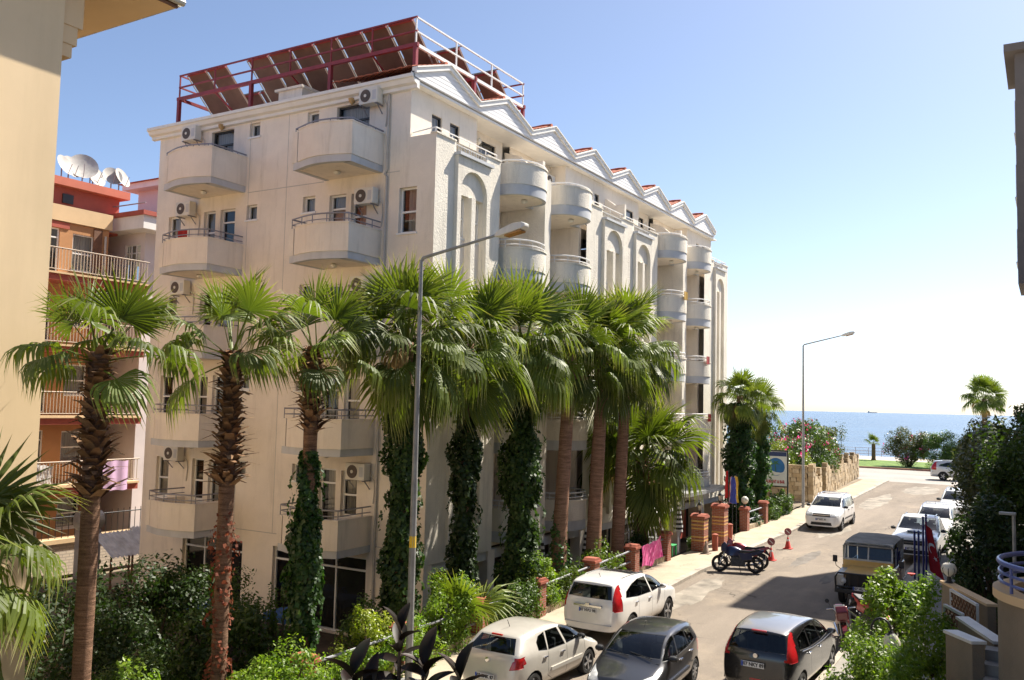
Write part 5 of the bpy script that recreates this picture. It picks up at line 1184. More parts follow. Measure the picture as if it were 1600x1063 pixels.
def spec_corsa():
    L,Wd,H=4.0,1.72,1.49
    return dict(dim=(L,Wd,H),st=hatch(L,Wd,H,.72,1.02,.99,.28,-1.52,.93,1.0,.1),paint=paint('paint_silver_beige',(.62,.585,.52),.25,.3),r=.3,wheels=[(1.2,.3),(-1.31,.3)],beltmin=.86,cowlz=.99,
     side=[[(.98,.98),(.12,.955),(-.02,1.35),(.26,1.40)],[(.05,.955),(-.72,.975),(-.62,1.36),(-.1,1.355)],[(-.76,.98),(-1.12,1.03),(-1.1,1.2),(-.95,1.31),(-.68,1.355)]],
     ws=[(-.66,1.02),(.66,1.02),(.53,1.375),(-.53,1.375)],rw=[(-.62,1.05),(.62,1.05),(.47,1.33),(-.47,1.33)],
     head=[[(.38,.62),(.70,.70),(.72,.84),(.45,.74)]],tail=[[(.56,.74),(.80,.78),(.78,1.02),(.62,.92)]],tails=[[(-2.1,.76),(-1.62,.86),(-1.68,1.0),(-1.95,1.0)]],
     grille=[[(-.5,.25),(.5,.25),(.42,.4),(-.42,.4)],[(-.3,.6),(.3,.6),(.3,.66),(-.3,.66)]],trim=[],seams=[(.12,.3,.1,.93),(-.74,.42,-.74,.95),(1.0,.5,.95,.93),(-.74,.42,-.5,.3)],
     mirror=(.72,1.02,.86),mirrorm=CBLK,handles=[(-.1,.83),(-.88,.86)],handlem=CHROME,plate=(-2.075,.0,.56,'07 BMK 87',0,0),
     extra=lambda:[*[('side_moulding',MB().box(-.62,.85,q*.88,q*.845,.5,.58),MT['paint_silver_beige']) for q in (1,-1)],('antenna',MB().tube([(-1.1,0,1.45),(-1.2,0,1.62)],.008,5),CBLK),('brake_light',MB().box(-1.63,-1.58,-.14,.14,1.36,1.39),TLT),('badge',MB().lathe([(.05,0),(.055,.012),(.04,.014)],16,(-1.985,0,.9),Matrix.Rotation(R(-90),3,'Y')),CHROME)])
def spec_crv():
    L,Wd,H=4.5,1.82,1.68
    return dict(dim=(L,Wd,H),st=hatch(L,Wd,H,.95,1.1,1.12,.35,-1.98,1.05,1.1,.06,z0=.27,roofw=.74),paint=paint('paint_white_pearl',(.80,.78,.74),.05,.25),paint2=mat('sunroof_dark',(.035,.035,.04),.1,.1),r=.35,wheels=[(1.33,.35),(-1.29,.35)],beltmin=.98,cowlz=1.12,
     side=[[(1.02,1.12),(.1,1.08),(-.05,1.53),(.3,1.575)],[(.03,1.08),(-.85,1.1),(-1.62,1.17),(-1.5,1.32),(-1.05,1.46),(-.62,1.53),(-.12,1.535)]],
     ws=[(-.7,1.16),(.7,1.16),(.58,1.56),(-.58,1.56)],rw=[(-.66,1.17),(.66,1.17),(.58,1.5),(-.58,1.5)],
     head=[[(.4,.82),(.76,.88),(.78,1.0),(.45,.95)]],tail=[[(.70,.86),(.93,.86),(.93,1.12),(.80,1.53),(.60,1.53),(.68,1.16)]],tails=[[(-2.3,.88),(-2.0,.9),(-2.06,1.14),(-2.2,1.14)]],
     grille=[[(-.4,.78),(.4,.78),(.38,.92),(-.38,.92)],[(-.6,.35),(.6,.35),(.55,.55),(-.55,.55)]],rblack=[[(-.8,.27),(.8,.27),(.8,.34),(-.8,.34)]],seams=[(.1,.4,.06,1.06),(-.86,.55,-.86,1.08),(1.0,.55,1.0,1.06),(-.86,.55,-.6,.4)],roof=[[(.15,-.5),(.15,.5),(-.62,.5),(-.62,-.5)]],
     mirror=(.75,1.15,.92),handles=[(-.1,.95),(-1.0,.98)],handlem=CHROME,plate=(-2.29,0,.86,'07 NVU 98',0,0),
     extra=lambda:[('roof_rail',MB().tube([(.1,-.56,1.58),(.0,-.57,1.63),(-1.3,-.56,1.63),(-1.45,-.55,1.56)],.018,6),CBLK),('roof_rail',MB().tube([(.1,.56,1.58),(.0,.57,1.63),(-1.3,.56,1.63),(-1.45,.55,1.56)],.018,6),CBLK),
       ('rear_garnish',MB().box(-2.30,-2.24,-.42,.42,.95,1.0),CHROME),('badge',MB().box(-2.31,-2.25,-.06,.06,.955,1.05),CHROME),('antenna',MB().tube([(-1.5,0,1.62),(-1.6,0,1.75)],.008,5),CBLK),('bumper_line',MB().box(-2.285,-2.2,-.7,.7,.5,.515),BAND)])
def spec_getz():
    L,Wd,H=3.82,1.67,1.49
    return dict(dim=(L,Wd,H),st=hatch(L,Wd,H,.74,.95,1.0,.3,-1.55,.94,.98,.08,roofw=.76),paint=paint('paint_graphite',(.045,.045,.05),.5,.3),r=.285,wheels=[(1.15,.285),(-1.3,.285)],beltmin=.87,cowlz=1.0,rim='cover',
     side=[[(.92,.99),(.1,.96),(.0,1.36),(.28,1.39)],[(.04,.96),(-.75,.98),(-.7,1.36),(-.06,1.36)],[(-.79,.985),(-1.3,1.03),(-1.2,1.3),(-.76,1.35)]],
     ws=[(-.66,1.03),(.66,1.03),(.55,1.38),(-.55,1.38)],rw=[(-.6,1.04),(.6,1.04),(.5,1.33),(-.5,1.33)],
     head=[[(.34,.6),(.70,.62),(.74,.84),(.5,.76)]],tail=[[(.56,.72),(.8,.74),(.8,1.0),(.6,.95)]],grille=[[(-.3,.58),(.3,.58),(.33,.68),(-.33,.68)],[(-.55,.26),(.55,.26),(.5,.4),(-.5,.4)]],
     seams=[(.1,.3,.08,.95),(-.76,.42,-.76,.97),(.95,.5,.92,.95)],mirror=(.66,1.02,.86),mirrorm=CBLK,handles=[(-.1,.84),(-.9,.86)],handlem=CHROME,plate=(1.965,0,.48,'07 HAZ 52',PI,0),
     extra=lambda:[*[('side_moulding',MB().box(-.7,.8,q*.825,q*.86,.5,.56),MT['paint_graphite']) for q in (1,-1)],('grille_bar',MB().box(1.90,1.935,-.3,.3,.625,.645),CHROME),('badge',MB().lathe([(.055,0),(.06,.012),(.03,.014)],14,(1.92,0,.64),Matrix.Rotation(R(90),3,'Y')@Matrix.Diagonal((.7,1.2,1))),CHROME),
       ('wiper',MB().tube([(.97,.5,1.03),(.86,-.05,1.09)],.01,5).tube([(.98,-.05,1.03),(.87,-.58,1.09)],.01,5),CBLK),('antenna',MB().tube([(.1,0,1.48),(.0,0,1.6)],.006,5),CBLK)])
def spec_note():
    L,Wd,H=4.1,1.7,1.55
    return dict(dim=(L,Wd,H),st=hatch(L,Wd,H,.8,1.2,1.02,.42,-1.72,.96,1.02,.06,roofw=.74),paint=paint('paint_black',(.016,.015,.015),.3,.25),paint2=paint('paint_roof_sky_sheen',(.30,.29,.28),.5,.3),r=.3,wheels=[(1.25,.3),(-1.35,.3)],beltmin=.88,cowlz=1.02,  # roof of the black car toned grey to paint in the sky's reflection
     side=[[(1.15,1.02),(.2,.985),(.08,1.4),(.42,1.44)],[(.14,.985),(-.72,1.01),(-.66,1.41),(.02,1.4)],[(-.76,1.01),(-1.45,1.07),(-1.36,1.3),(-.72,1.405)]],
     ws=[(-.68,1.06),(.68,1.06),(.56,1.43),(-.56,1.43)],rw=[(-.64,1.06),(.64,1.06),(.54,1.4),(-.54,1.4)],head=[[(.4,.68),(.72,.74),(.72,.9),(.46,.82)]],
     tail=[[(.68,.88),(.86,.88),(.82,1.12),(.74,1.44),(.56,1.44),(.64,1.1)]],tails=[[(-2.05,.9),(-1.86,.9),(-1.9,1.1),(-2.0,1.1)]],grille=[[(-.35,.66),(.35,.66),(.35,.76),(-.35,.76)]],
     roof=[[(.45,-.62),(.45,.62),(-1.7,.55),(-1.7,-.55)]],seams=[(.2,.3,.18,.97),(-.74,.42,-.74,1.0),(1.15,.5,1.12,.97)],mirror=(.9,1.05,.86),handles=[(0,.88),(-.88,.92)],handlem=CHROME,plate=(-2.1,.05,.78,'07 NKY 89',0,0),
     extra=lambda:[('brake_light',MB().box(-1.83,-1.78,-.16,.16,1.435,1.46),TLT),('rear_reflector',MB().box(-2.08,-2.0,-.12,.12,.45,.49),TLT),('rear_reflector',MB().box(-2.02,-1.95,-.62,-.5,.42,.46),TLT),('badge',MB().lathe([(.045,0),(.05,.012),(.03,.014)],14,(-2.07,0,.97),Matrix.Rotation(R(-90),3,'Y')),CHROME),('exhaust',MB().tube([(-2.07,.5,.3),(-1.8,.5,.3)],.025,8),CHROME),
       ('belt_chrome',MB().tube([(1.1,-.845,1.0),(.2,-.855,.975),(-.7,-.855,1.0),(-1.4,-.83,1.055)],.01,5),CHROME)])
def spec_mcv(name='paint_white_van',rack=True):
    L,Wd,H=4.45,1.74,1.62
    return dict(dim=(L,Wd,H),st=hatch(L,Wd,H,.84,1.18,1.05,.5,-2.02,.98,1.02,.05,roofw=.78),paint=MT.get(name) or paint(name,(.80,.79,.77),.0,.3),r=.3,wheels=[(1.36,.3),(-1.54,.3)],beltmin=.9,cowlz=1.05,rim='seven',
     side=[[(1.1,1.06),(.2,1.02),(.12,1.45),(.48,1.49)],[(.14,1.02),(-.78,1.03),(-.78,1.46),(.06,1.45)],[(-.84,1.03),(-1.95,1.08),(-1.85,1.42),(-.84,1.46)]],
     ws=[(-.7,1.1),(.7,1.1),(.6,1.49),(-.6,1.49)],rw=[(-.6,1.1),(.6,1.1),(.56,1.45),(-.56,1.45)],head=[[(.42,.68),(.76,.70),(.78,.86),(.46,.84)]],tail=[[(.68,.75),(.85,.75),(.85,1.1),(.7,1.1)]],
     grille=[[(-.42,.68),(.42,.68),(.4,.82),(-.4,.82)],[(-.5,.28),(.5,.28),(.46,.42),(-.46,.42)]],seams=[(.2,.3,.17,1.0),(-.8,.4,-.8,1.02),(1.12,.5,1.1,1.0)],trim=[[(-1.1,.5),(.95,.5),(.95,.58),(-1.1,.58)]],
     mirror=(.85,1.08,.88),mirrorm=CBLK,handles=[(0,.9),(-.95,.92)],handlem=CBLK,plate=(2.27,0,.56,'07 BZC 31',PI,0),
     extra=lambda:[('roof_rail',MB().tube([(.25,s*.57,1.53),(.15,s*.58,1.61),(-1.6,s*.57,1.6),(-1.7,s*.55,1.52)],.02,6),CHROME) for s in (1,-1)]+([('cross_bar',MB().tube([(x,-.57,1.62),(x,.57,1.62)],.02,6),CHROME) for x in (-.1,-1.2)] if rack else [])+[('grille_bar',MB().box(2.19,2.225,-.4,.4,.745,.765),CHROME),('antenna',MB().tube([(.45,0,1.6),(.35,0,1.78)],.006,5),CBLK)])
def spec_suv():
    s=spec_crv(); s['paint']=paint('paint_silver',(.58,.58,.57),.3,.3); s['roof']=[]; s['plate']=None; return s
def spec_pickup():
    L,Wd,H=5.1,1.84,1.78; xf,xr=L/2,-L/2; w=Wd/2
    st=[(xf,xf-.02,xf-.08,.42,.92,1.04,1.06,w*.88,w*.78),(xf-.2,xf-.2,xf-.24,.4,1.0,1.12,1.15,w*.97,w*.82),(xf-.8,xf-.8,xf-.8,.38,1.04,1.16,1.2,w,w*.84),(.95,.95,.98,.36,1.06,1.18,1.22,w,w*.85),(.5,.5,.3,.36,1.08,H-.08,H-.04,w,w*.76),(-.35,-.35,-.35,.36,1.08,H-.05,H,w,w*.77),(-.85,-.85,-.92,.36,1.08,H-.1,H-.05,w,w*.74),(-1.1,-1.1,-1.05,.36,1.06,1.12,1.12,w*.99,w*.9),(-1.8,-1.8,-1.8,.4,1.06,1.12,1.1,w*.99,w*.9),(xr,xr,xr+.02,.45,1.04,1.12,1.1,w*.95,w*.88)]
    return dict(dim=(L,Wd,H),st=st,paint=paint('paint_white_pickup',(.78,.77,.74),.05,.3),r=.37,wheels=[(1.6,.37),(-1.5,.37)],beltmin=1.0,cowlz=1.2,
     side=[[(.86,1.17),(.1,1.14),(.0,1.63),(.36,1.65)],[(.02,1.14),(-.72,1.15),(-.76,1.62),(-.06,1.63)]],ws=[(-.74,1.26),(.74,1.26),(.62,1.66),(-.62,1.66)],rw=[(-.6,1.2),(.6,1.2),(.55,1.6),(-.55,1.6)],
     head=[[(.5,.82),(.84,.84),(.84,1.03),(.52,1.0)]],tail=[[(.78,.7),(.9,.7),(.9,1.0),(.78,1.0)]],grille=[[(-.45,.8),(.45,.8),(.45,.98),(-.45,.98)],[(-.6,.46),(.6,.46),(.55,.62),(-.55,.62)]],
     seams=[(.1,.5,.08,1.12),(-.78,.5,-.78,1.12),(.95,.6,.93,1.12)],mirror=(.7,1.22,.93),mirrorm=CBLK,handles=[(-.05,1.0),(-.85,1.0)],handlem=CHROME,plate=(2.6,0,.66,'07 TYF 64',PI,0),
     extra=lambda:[('hood_scoop',MB().box(1.35,1.75,-.3,.3,1.17,1.25),MT['paint_white_pickup']),('scoop_mouth',MB().box(1.745,1.757,-.26,.26,1.185,1.24),CBLK),('grille_bar',MB().box(2.53,2.56,-.44,.44,.88,.91),CHROME),('roof_rail',MB().tube([(.0,.58,1.74),(-.7,.58,1.74)],.02,6).tube([(.0,-.58,1.74),(-.7,-.58,1.74)],.02,6),CHROME)])
# ---- parked and moving cars
car(spec_corsa(),'silver beige hatchback parked at the kerb, nearest the garden fence',(18.3,10.2,zr(18.3)),R(-2.5),.95)
car(spec_crv(),'white pearl sport utility car with dark sunroof parked half on the kerb',(23.95,10.5,zr(23.9)),R(-1),.97,name='sport_utility_car')
car(spec_getz(),'dark graphite hatchback driving towards the viewer beside the silver hatchback',(18.95,7.75,zr(19)),R(180+3),.95)
car(spec_note(),'black hatchback with sky reflection painted on the roof and tall red tail lamps at lower right',(21.75,5.45,zr(21.7)),R(-2),1.0)
car(spec_mcv(),'white estate car with roof bars parked far up beyond the traffic cones',(49.0,9.85,zr(49)),R(180),1.03,name='estate_car',lvl=2)
car(spec_pickup(),'white double cab pickup parked behind the yellow off roader',(41.6,4.75,zr(41.6)),R(180),1.0,name='pickup_truck',lvl=2)
car(spec_mcv(),'white estate car with roof bars parked behind the white pickup',(48.0,4.75,zr(48)),R(180),1.0,name='estate_car',lvl=2)
car(spec_mcv(rack=False),'white car half hidden by trees, farthest in the right hand row',(56.0,4.4,zr(56)),R(180),1.05,name='estate_car',lvl=2)
car(spec_suv(),'silver car passing on the coastal road, seen side on',(82.6,6.3,.555),R(-88),1.0,name='sport_utility_car',lvl=2)
# ---- old yellow off roader
OCH=paint('paint_ochre',(.72,.42,.09),.0,.4); CANV=mat('canvas_grey',(.26,.25,.23),.95,.2,2.5,.6,30); FEN=mat('fender_pale',(.55,.53,.47),.4,.08)
lr=thing('off_road_vehicle','old ochre yellow off road vehicle with grey canvas roof and black grille guard','car',(31.4,5.05,zr(31.4)),R(180),'cars in the street')
lr.scale=(.97,.97,.97)
obj('body',MB().box(-1.85,.62,-.8,.8,.55,1.12).box(.62,1.62,-.5,.5,.6,1.05),OCH,lr,local=True,bevel=.03)
obj('bonnet',MB().prism([(.6,1.02),(1.66,.98),(1.66,1.06),(.6,1.14)],lambda u,v,w:(u,w,v),-.56,.56),OCH,lr,local=True,bevel=.025)
for s in (1,-1):
    obj('front_wing',MB().prism([(.55,.62),(.75,.62),(.9,.9),(1.5,.9),(1.66,.62),(1.72,.62),(1.72,.98),(.6,1.04)],lambda u,v,w:(u,w,v),s*.56,s*.83),FEN if s<0 else FEN,lr,local=True,bevel=.03)
    obj('wing_side',MB().prism([(.5,.55),(.72,.55),(.86,.88),(1.52,.88),(1.64,.6),(1.71,.6),(1.71,.9),(.5,1.0)],lambda u,v,w:(u,w,v),s*.832,s*.842),OCH,lr,local=True)
    d=obj('door',MB().box(-.25,.55,s*.805,s*.825,.5,1.12),OCH,lr,local=True,bevel=.008); obj('door_handle',MB().box(-.2,-.1,s*.825,s*.85,.9,.93),CHROME,d,local=True)
    obj('door_window',MB().box(-.22,.5,s*.79,s*.81,1.15,1.76),CGL,lr,local=True); 
    obj('headlight',MB().lathe([(.1,0),(.1,.03),(.07,.05),(.01,.06)],14,(1.70,s*.58,.79),Matrix.Rotation(R(90),3,'Y')),HLT,lr,local=True,smooth=True)
    m=obj('mirror',MB().box(.66,.7,s*.95,s*1.1,1.2,1.42),CBLK,lr,local=True,bevel=.02); obj('mirror_arm',MB().tube([(.9,s*.8,1.02),(.75,s*.98,1.1),(.68,s*1.02,1.22)],.012,5),CBLK,m,local=True)
    for x in (1.18,-1.2):
        ty,rm,bk=wheelmesh(.37,.19,'five'); w=obj('wheel',ty,TYRE,lr,local=True,smooth=True); w.location=(x,s*.68,.37); w.rotation_euler=(0,0,0 if s<0 else PI); obj('rim',rm,FEN,w,local=True)
    obj('canvas_side',MB().box(-1.8,-.3,s*.76,s*.775,1.13,1.87),CANV,lr,local=True); obj('canvas_window',MB().box(-1.6,-.5,s*.776,s*.782,1.25,1.55),CGL,lr,local=True)
    obj('step',MB().box(-.3,.5,s*.84,s*.98,.38,.41),CBLK,lr,local=True)
obj('bulkhead',MB().box(.5,.64,-.78,.78,1.1,1.31),OCH,lr,local=True,bevel=.02)
obj('windscreen_frame',MB().beam((.60,-.74,1.32),(.44,-.72,1.86),.05).beam((.60,.74,1.32),(.44,.72,1.86),.05).beam((.58,0,1.32),(.44,0,1.86),.045).beam((.44,-.74,1.86),(.44,.74,1.86),.06).beam((.60,-.74,1.33),(.60,.74,1.33),.06),FEN,lr,local=True)
obj('windscreen',MB().add([(.58,-.7,1.35),(.58,.7,1.35),(.46,.7,1.83),(.46,-.7,1.83)],[(0,1,2,3)]),CGL,lr,local=True)
rows=[(.56,1.70,.78),(.2,1.80,.77),(-.35,1.82,.77),(-.9,1.83,.77),(-1.45,1.82,.77),(-1.82,1.76,.75)]; vs=[];fs=[]
rows=[(a,b+.15,c) for a,b,c in rows]
for x,z,w in rows: vs+=[(x,-w,z-.08),(x,-w*.8,z),(x,0,z+.03),(x,w*.8,z),(x,w,z-.08)]
fs=[(i*5+j,i*5+j+1,i*5+j+6,i*5+j+5) for i in range(5) for j in range(4)]; b0=len(vs); vs+=[(-1.84,-.74,1.1),(-1.84,.74,1.1)]; fs.append((25,26,27,28,29,b0+1,b0))
obj('canvas_roof',MB().add(vs,fs),CANV,lr,local=True,smooth=True)
obj('canvas_flap',MB().box(.5,.58,-.76,.76,1.76,1.82),CANV,lr,local=True)
obj('grille',MB().box(1.62,1.67,-.5,.5,.6,1.0),CGRL,lr,local=True)
gd=MB(); P_=[(1.82,-.78,.55),(1.82,-.8,.9),(1.8,-.72,1.04),(1.78,.72,1.04),(1.82,.8,.9),(1.82,.78,.55)]
gd.tube(P_,.03,8).tube([(1.82,-.78,.62),(1.82,.78,.62)],.025,8)
for y in (-.36,-.12,.12,.36): gd.tube([(1.82,y,.6),(1.8,y,1.04)],.018,6)
obj('grille_guard',gd,CBLK,lr,local=True,smooth=True)
obj('front_bumper',MB().box(1.74,1.86,-.82,.82,.42,.56),CBLK,lr,local=True,bevel=.02); obj('chassis',MB().box(-1.7,1.6,-.45,.45,.35,.56),CBLK,lr,local=True)
plate(lr,1.865,0,.6,'07 HU 947',PI)
lr.children[-1].data.materials[0]=mat('plate_yellowed',(.62,.5,.3),.6,.05)
# ---- motorbikes
def motorbike(label,x,y,rz,col,lean=.16,plated=None,tank2=None):
    t=thing('motorbike',label,'motorbike',(x,y,zr(x)),rz,'parked motorbikes'); t.rotation_euler=(lean,0,rz)
    pm=paint('bike_paint_%d'%int(x*10+y*10),col,.2,.3)
    for wx in (.64,-.64):
        ty=MB(); Mx=Matrix.Rotation(R(90),3,'X'); ty.lathe([(.215,-.045),(.28,-.06),(.305,0),(.28,.06),(.215,.045),(.215,-.045)],24,(0,0,0),Mx,cap=False); w=obj('wheel',ty,TYRE,t,local=True,smooth=True); w.location=(wx,0,.305)
        rm=MB().lathe([(.2,-.02),(.22,-.035),(.22,.035),(.2,.02),(.2,-.02)],24,(0,0,0),Mx,cap=False).lathe([(.09,-.03),(.09,.03)],12,(0,0,0),Mx).lathe([(.05,-.07),(.05,.07)],10,(0,0,0),Mx)
        for k in range(5): a=2*PI*k/5; rm.beam((0,0,0),(.21*math.cos(a),0,.21*math.sin(a)),.045,.03)
        obj('rim',rm,CBLK,w,local=True)
    obj('fork',MB().tube([(.64,.09,.305),(.42,.09,.85)],.022,7).tube([(.64,-.09,.305),(.42,-.09,.85)],.022,7),RIM,t,local=True,smooth=True)
    obj('front_mudguard',MB().add([(.64+.34*math.cos(a),y_,.305+.34*math.sin(a)) for a in np.linspace(.5,2.6,8) for y_ in (-.06,.06)],[(2*i,2*i+1,2*i+3,2*i+2) for i in range(7)]),pm,t,local=True)
    obj('frame',MB().tube([(.4,0,.8),(.2,0,.3),(-.25,0,.28),(-.35,0,.62),(.4,0,.8)],.025,7).tube([(-.35,.0,.62),(-.85,0,.72)],.022,7).tube([(-.3,.1,.32),(-.64,.12,.305)],.025,6).tube([(-.3,-.1,.32),(-.64,-.12,.305)],.025,6),CBLK,t,local=True,smooth=True)
    obj('engine',MB().box(-.26,.24,-.14,.14,.22,.56).lathe([(.08,-.15),(.11,-.13),(.11,.13),(.08,.15)],14,(-.12,0,.34),Matrix.Rotation(R(90),3,'X')).box(.0,.16,-.08,.08,.5,.64),mat('engine_%d'%int(x*10+y),(.06,.06,.06),.45,.4,9,metal=.4),t,local=True,bevel=.015)
    vs=[];fs=[]
    for xx,w,z0,z1 in ((.46,.08,.66,.86),(.3,.16,.6,.94),(.06,.17,.6,.93),(-.12,.12,.64,.84)):
        vs+=[(xx,-w,z0),(xx,-w,(z0+z1)/2+.04),(xx,-w*.5,z1),(xx,w*.5,z1),(xx,w,(z0+z1)/2+.04),(xx,w,z0)]
    fs=[(i*6+j,i*6+(j+1)%6,i*6+6+(j+1)%6,i*6+6+j) for i in range(3) for j in range(6)]+[(0,1,2,3,4,5),(18,19,20,21,22,23)]
    obj('fuel_tank',MB().add(vs,fs),pm,t,local=True,smooth=True,angle=50)
    obj('seat',MB().prism([(-.05,.76),(-.1,.82),(-.45,.8),(-.78,.88),(-.82,.84),(-.45,.73),(-.08,.7)],lambda u,v,w:(u,w,v),-.15,.15),CBLK,t,local=True,bevel=.02)
    obj('tail_cowl',MB().prism([(-.35,.7),(-.75,.84),(-.95,.86),(-.92,.76),(-.5,.6)],lambda u,v,w:(u,w,v),-.1,.1),pm,t,local=True,bevel=.02)
    obj('side_panel',MB().prism([(.0,.7),(-.5,.72),(-.52,.48),(-.15,.44)],lambda u,v,w:(u,w,v),-.15,.15),pm,t,local=True,bevel=.015)
    obj('taillight',MB().box(-.98,-.93,-.06,.06,.76,.83),TLT,t,local=True)
    obj('rear_mudguard',MB().prism([(-.7,.66),(-.98,.5),(-1.0,.52),(-.85,.74)],lambda u,v,w:(u,w,v),-.08,.08),CBLK,t,local=True)
    obj('handlebar',MB().tube([(.3,.36,1.0),(.36,.2,1.02),(.42,.08,.9),(.42,-.08,.9),(.36,-.2,1.02),(.3,-.36,1.0)],.014,6),CHROME,t,local=True,smooth=True)
    obj('headlight',MB().lathe([(.04,-.1),(.09,-.06),(.1,.02),(.07,.04)],14,(.5,0,.86),Matrix.Rotation(R(90),3,'Y')),HLT,t,local=True,smooth=True)
    obj('fairing',MB().prism([(.4,.7),(.6,.74),(.6,.96),(.48,1.1),(.36,.98)],lambda u,v,w:(u,w,v),-.15,.15),tank2 or pm,t,local=True,bevel=.03)
    for s in (1,-1): obj('mirror',MB().tube([(.36,s*.22,1.02),(.34,s*.3,1.18)],.007,5).lathe([(.02,-.012),(.055,0),(.02,.012)],10,(.33,s*.32,1.22),Matrix.Rotation(R(80),3,'Y')),CBLK,t,local=True)
    obj('exhaust',MB().tube([(.16,-.1,.5),(.24,-.12,.3),(-.1,-.14,.24),(-.35,-.15,.28),(-.85,-.17,.36)],[.018,.018,.022,.04,.04],8),CHROME,t,local=True,smooth=True)
    obj('side_stand',MB().tube([(-.05,.12,.26),(-.1,.32,.02)],.012,5),CBLK,t,local=True)
    obj('plate',MB().box(-1.012,-1.0,-.09,.09,.5,.66),PLW,t,local=True)
    return t
motorbike('blue motorbike parked at the kerb beside the traffic cone',33.1,9.95,R(109),(.008,.011,.055))
motorbike('red motorbike half hidden behind the blue one',34.1,10.05,R(104),(.32,.02,.02))
motorbike('dark red motorbike in front of the yellow off roader, nearer one',25.5,4.75,R(195),(.16,.012,.014),.14)
motorbike('bright red and white motorbike in the shade, farther one',27.2,4.45,R(220),(.42,.012,.02),-.14)
# ---- traffic cones
CRED=mat('cone_red',(.55,.035,.02),.6,.1); CWH=mat('cone_white',(.72,.70,.66),.6,.1); SGR=mat('sign_faded',(.30,.10,.11),.7,.3,14); CGY=mat('cone_dusty',(.30,.22,.17),.8,.2)
def cone(label,x,y,sign=True,m=CRED):
    z=zr(x)+(.13 if y>11 else 0); t=thing('traffic_cone',label,'traffic cone',(x,y,z),0,'traffic cones')
    obj('base',MB().box(-.18,.18,-.18,.18,0,.035),m,t,local=True,bevel=.01); pr=lambda a:.135-.205*a
    obj('body',MB().lathe([(pr(0)+.02,.03),(pr(0.02),.06),(pr(.5),.5),(.02,.51)],16),m,t,local=True,smooth=True)
    for a,b in ((.16,.25),(.34,.42)): obj('reflective_band',MB().lathe([(pr(a)+.004,a),(pr(b)+.004,b)],16),CWH if m is CRED else m,t,local=True,smooth=True)
    if sign:
        obj('sign_pole',MB().tube([(0,0,.48),(0,0,.62)],.015,6),CBLK,t,local=True)
        M_=Matrix.Rotation(R(-90),3,'Y')
        d=obj('sign_disc',MB().lathe([(.15,-.008),(.155,0),(.15,.008)],24,(0,0,.74),M_),SGR,t,local=True)
        obj('sign_bar',MB().obox((-.012,0,.74),(.004,.2,.035),Matrix.Rotation(R(40),3,'X')),CWH,d,local=True)
cone('red and white traffic cone with round sign behind the motorbikes',36.6,9.65); cone('red and white traffic cone with round sign, farther up the street',40.1,9.85); cone('dusty grey cone without sign beside the gate pillar',35.75,12.05,False,CGY)
# ---- restaurant sign
sg=thing('restaurant_sign','restaurant sign board with blue round emblem beside ivy palms','sign',(51.6,13.35,.2))
SGW=mat('sign_white',(.74,.74,.72),.5,.03); SGB=mat('sign_blue',(.03,.16,.42),.5,.08); SGD=mat('sign_navy',(.03,.05,.16),.5); SGT=mat('sign_red',(.45,.03,.03),.5)
obj('frame',MB().beam((0,1.04,0),(0,1.04,3.5),.07).beam((0,-.66,0),(0,-.66,3.5),.07).beam((0,-.69,3.5),(0,1.07,3.5),.07).beam((0,-.69,1.5),(0,1.07,1.5),.06),CBLK,sg,local=True)
bd=obj('board',MB().box(-.03,.03,-.62,1.0,1.54,3.46),SGW,sg,local=True)
obj('header',MB().box(-.036,-.031,-.6,.98,3.2,3.44),SGD,bd,local=True)
M_=Matrix.Rotation(R(-90),3,'Y'); obj('emblem_disc',MB().lathe([(.5,0),(.5,.006)],32,(-.031,0,2.6),M_),SGB,bd,local=True)
obj('emblem_wave',MB().prism([(-.5,2.36),(-.3,2.28),(0,2.3),(.3,2.4),(.47,2.42),(.3,2.2),(0,2.12),(-.3,2.18)],lambda u,v,w:(w,u,v),-.044,-.039),SGW,bd,local=True)
obj('emblem_palm',MB().prism([(-.03,2.35),(.03,2.35),(.05,2.75),(.25,2.7),(.08,2.85),(.2,2.98),(0,2.9),(-.2,2.98),(-.08,2.85),(-.25,2.7),(.0,2.78)],lambda u,v,w:(w,u,v),-.044,-.039),mat('emblem_green',(.05,.16,.08),.6),bd,local=True)
me=textmesh('RESTAURANT & BAR',.2,True); o=link('sign_text',me,SGT,bd); o.rotation_euler=(R(90),0,R(-90)); o.location=(-.034,.19,1.76); o.scale=(.74,1.2,1)
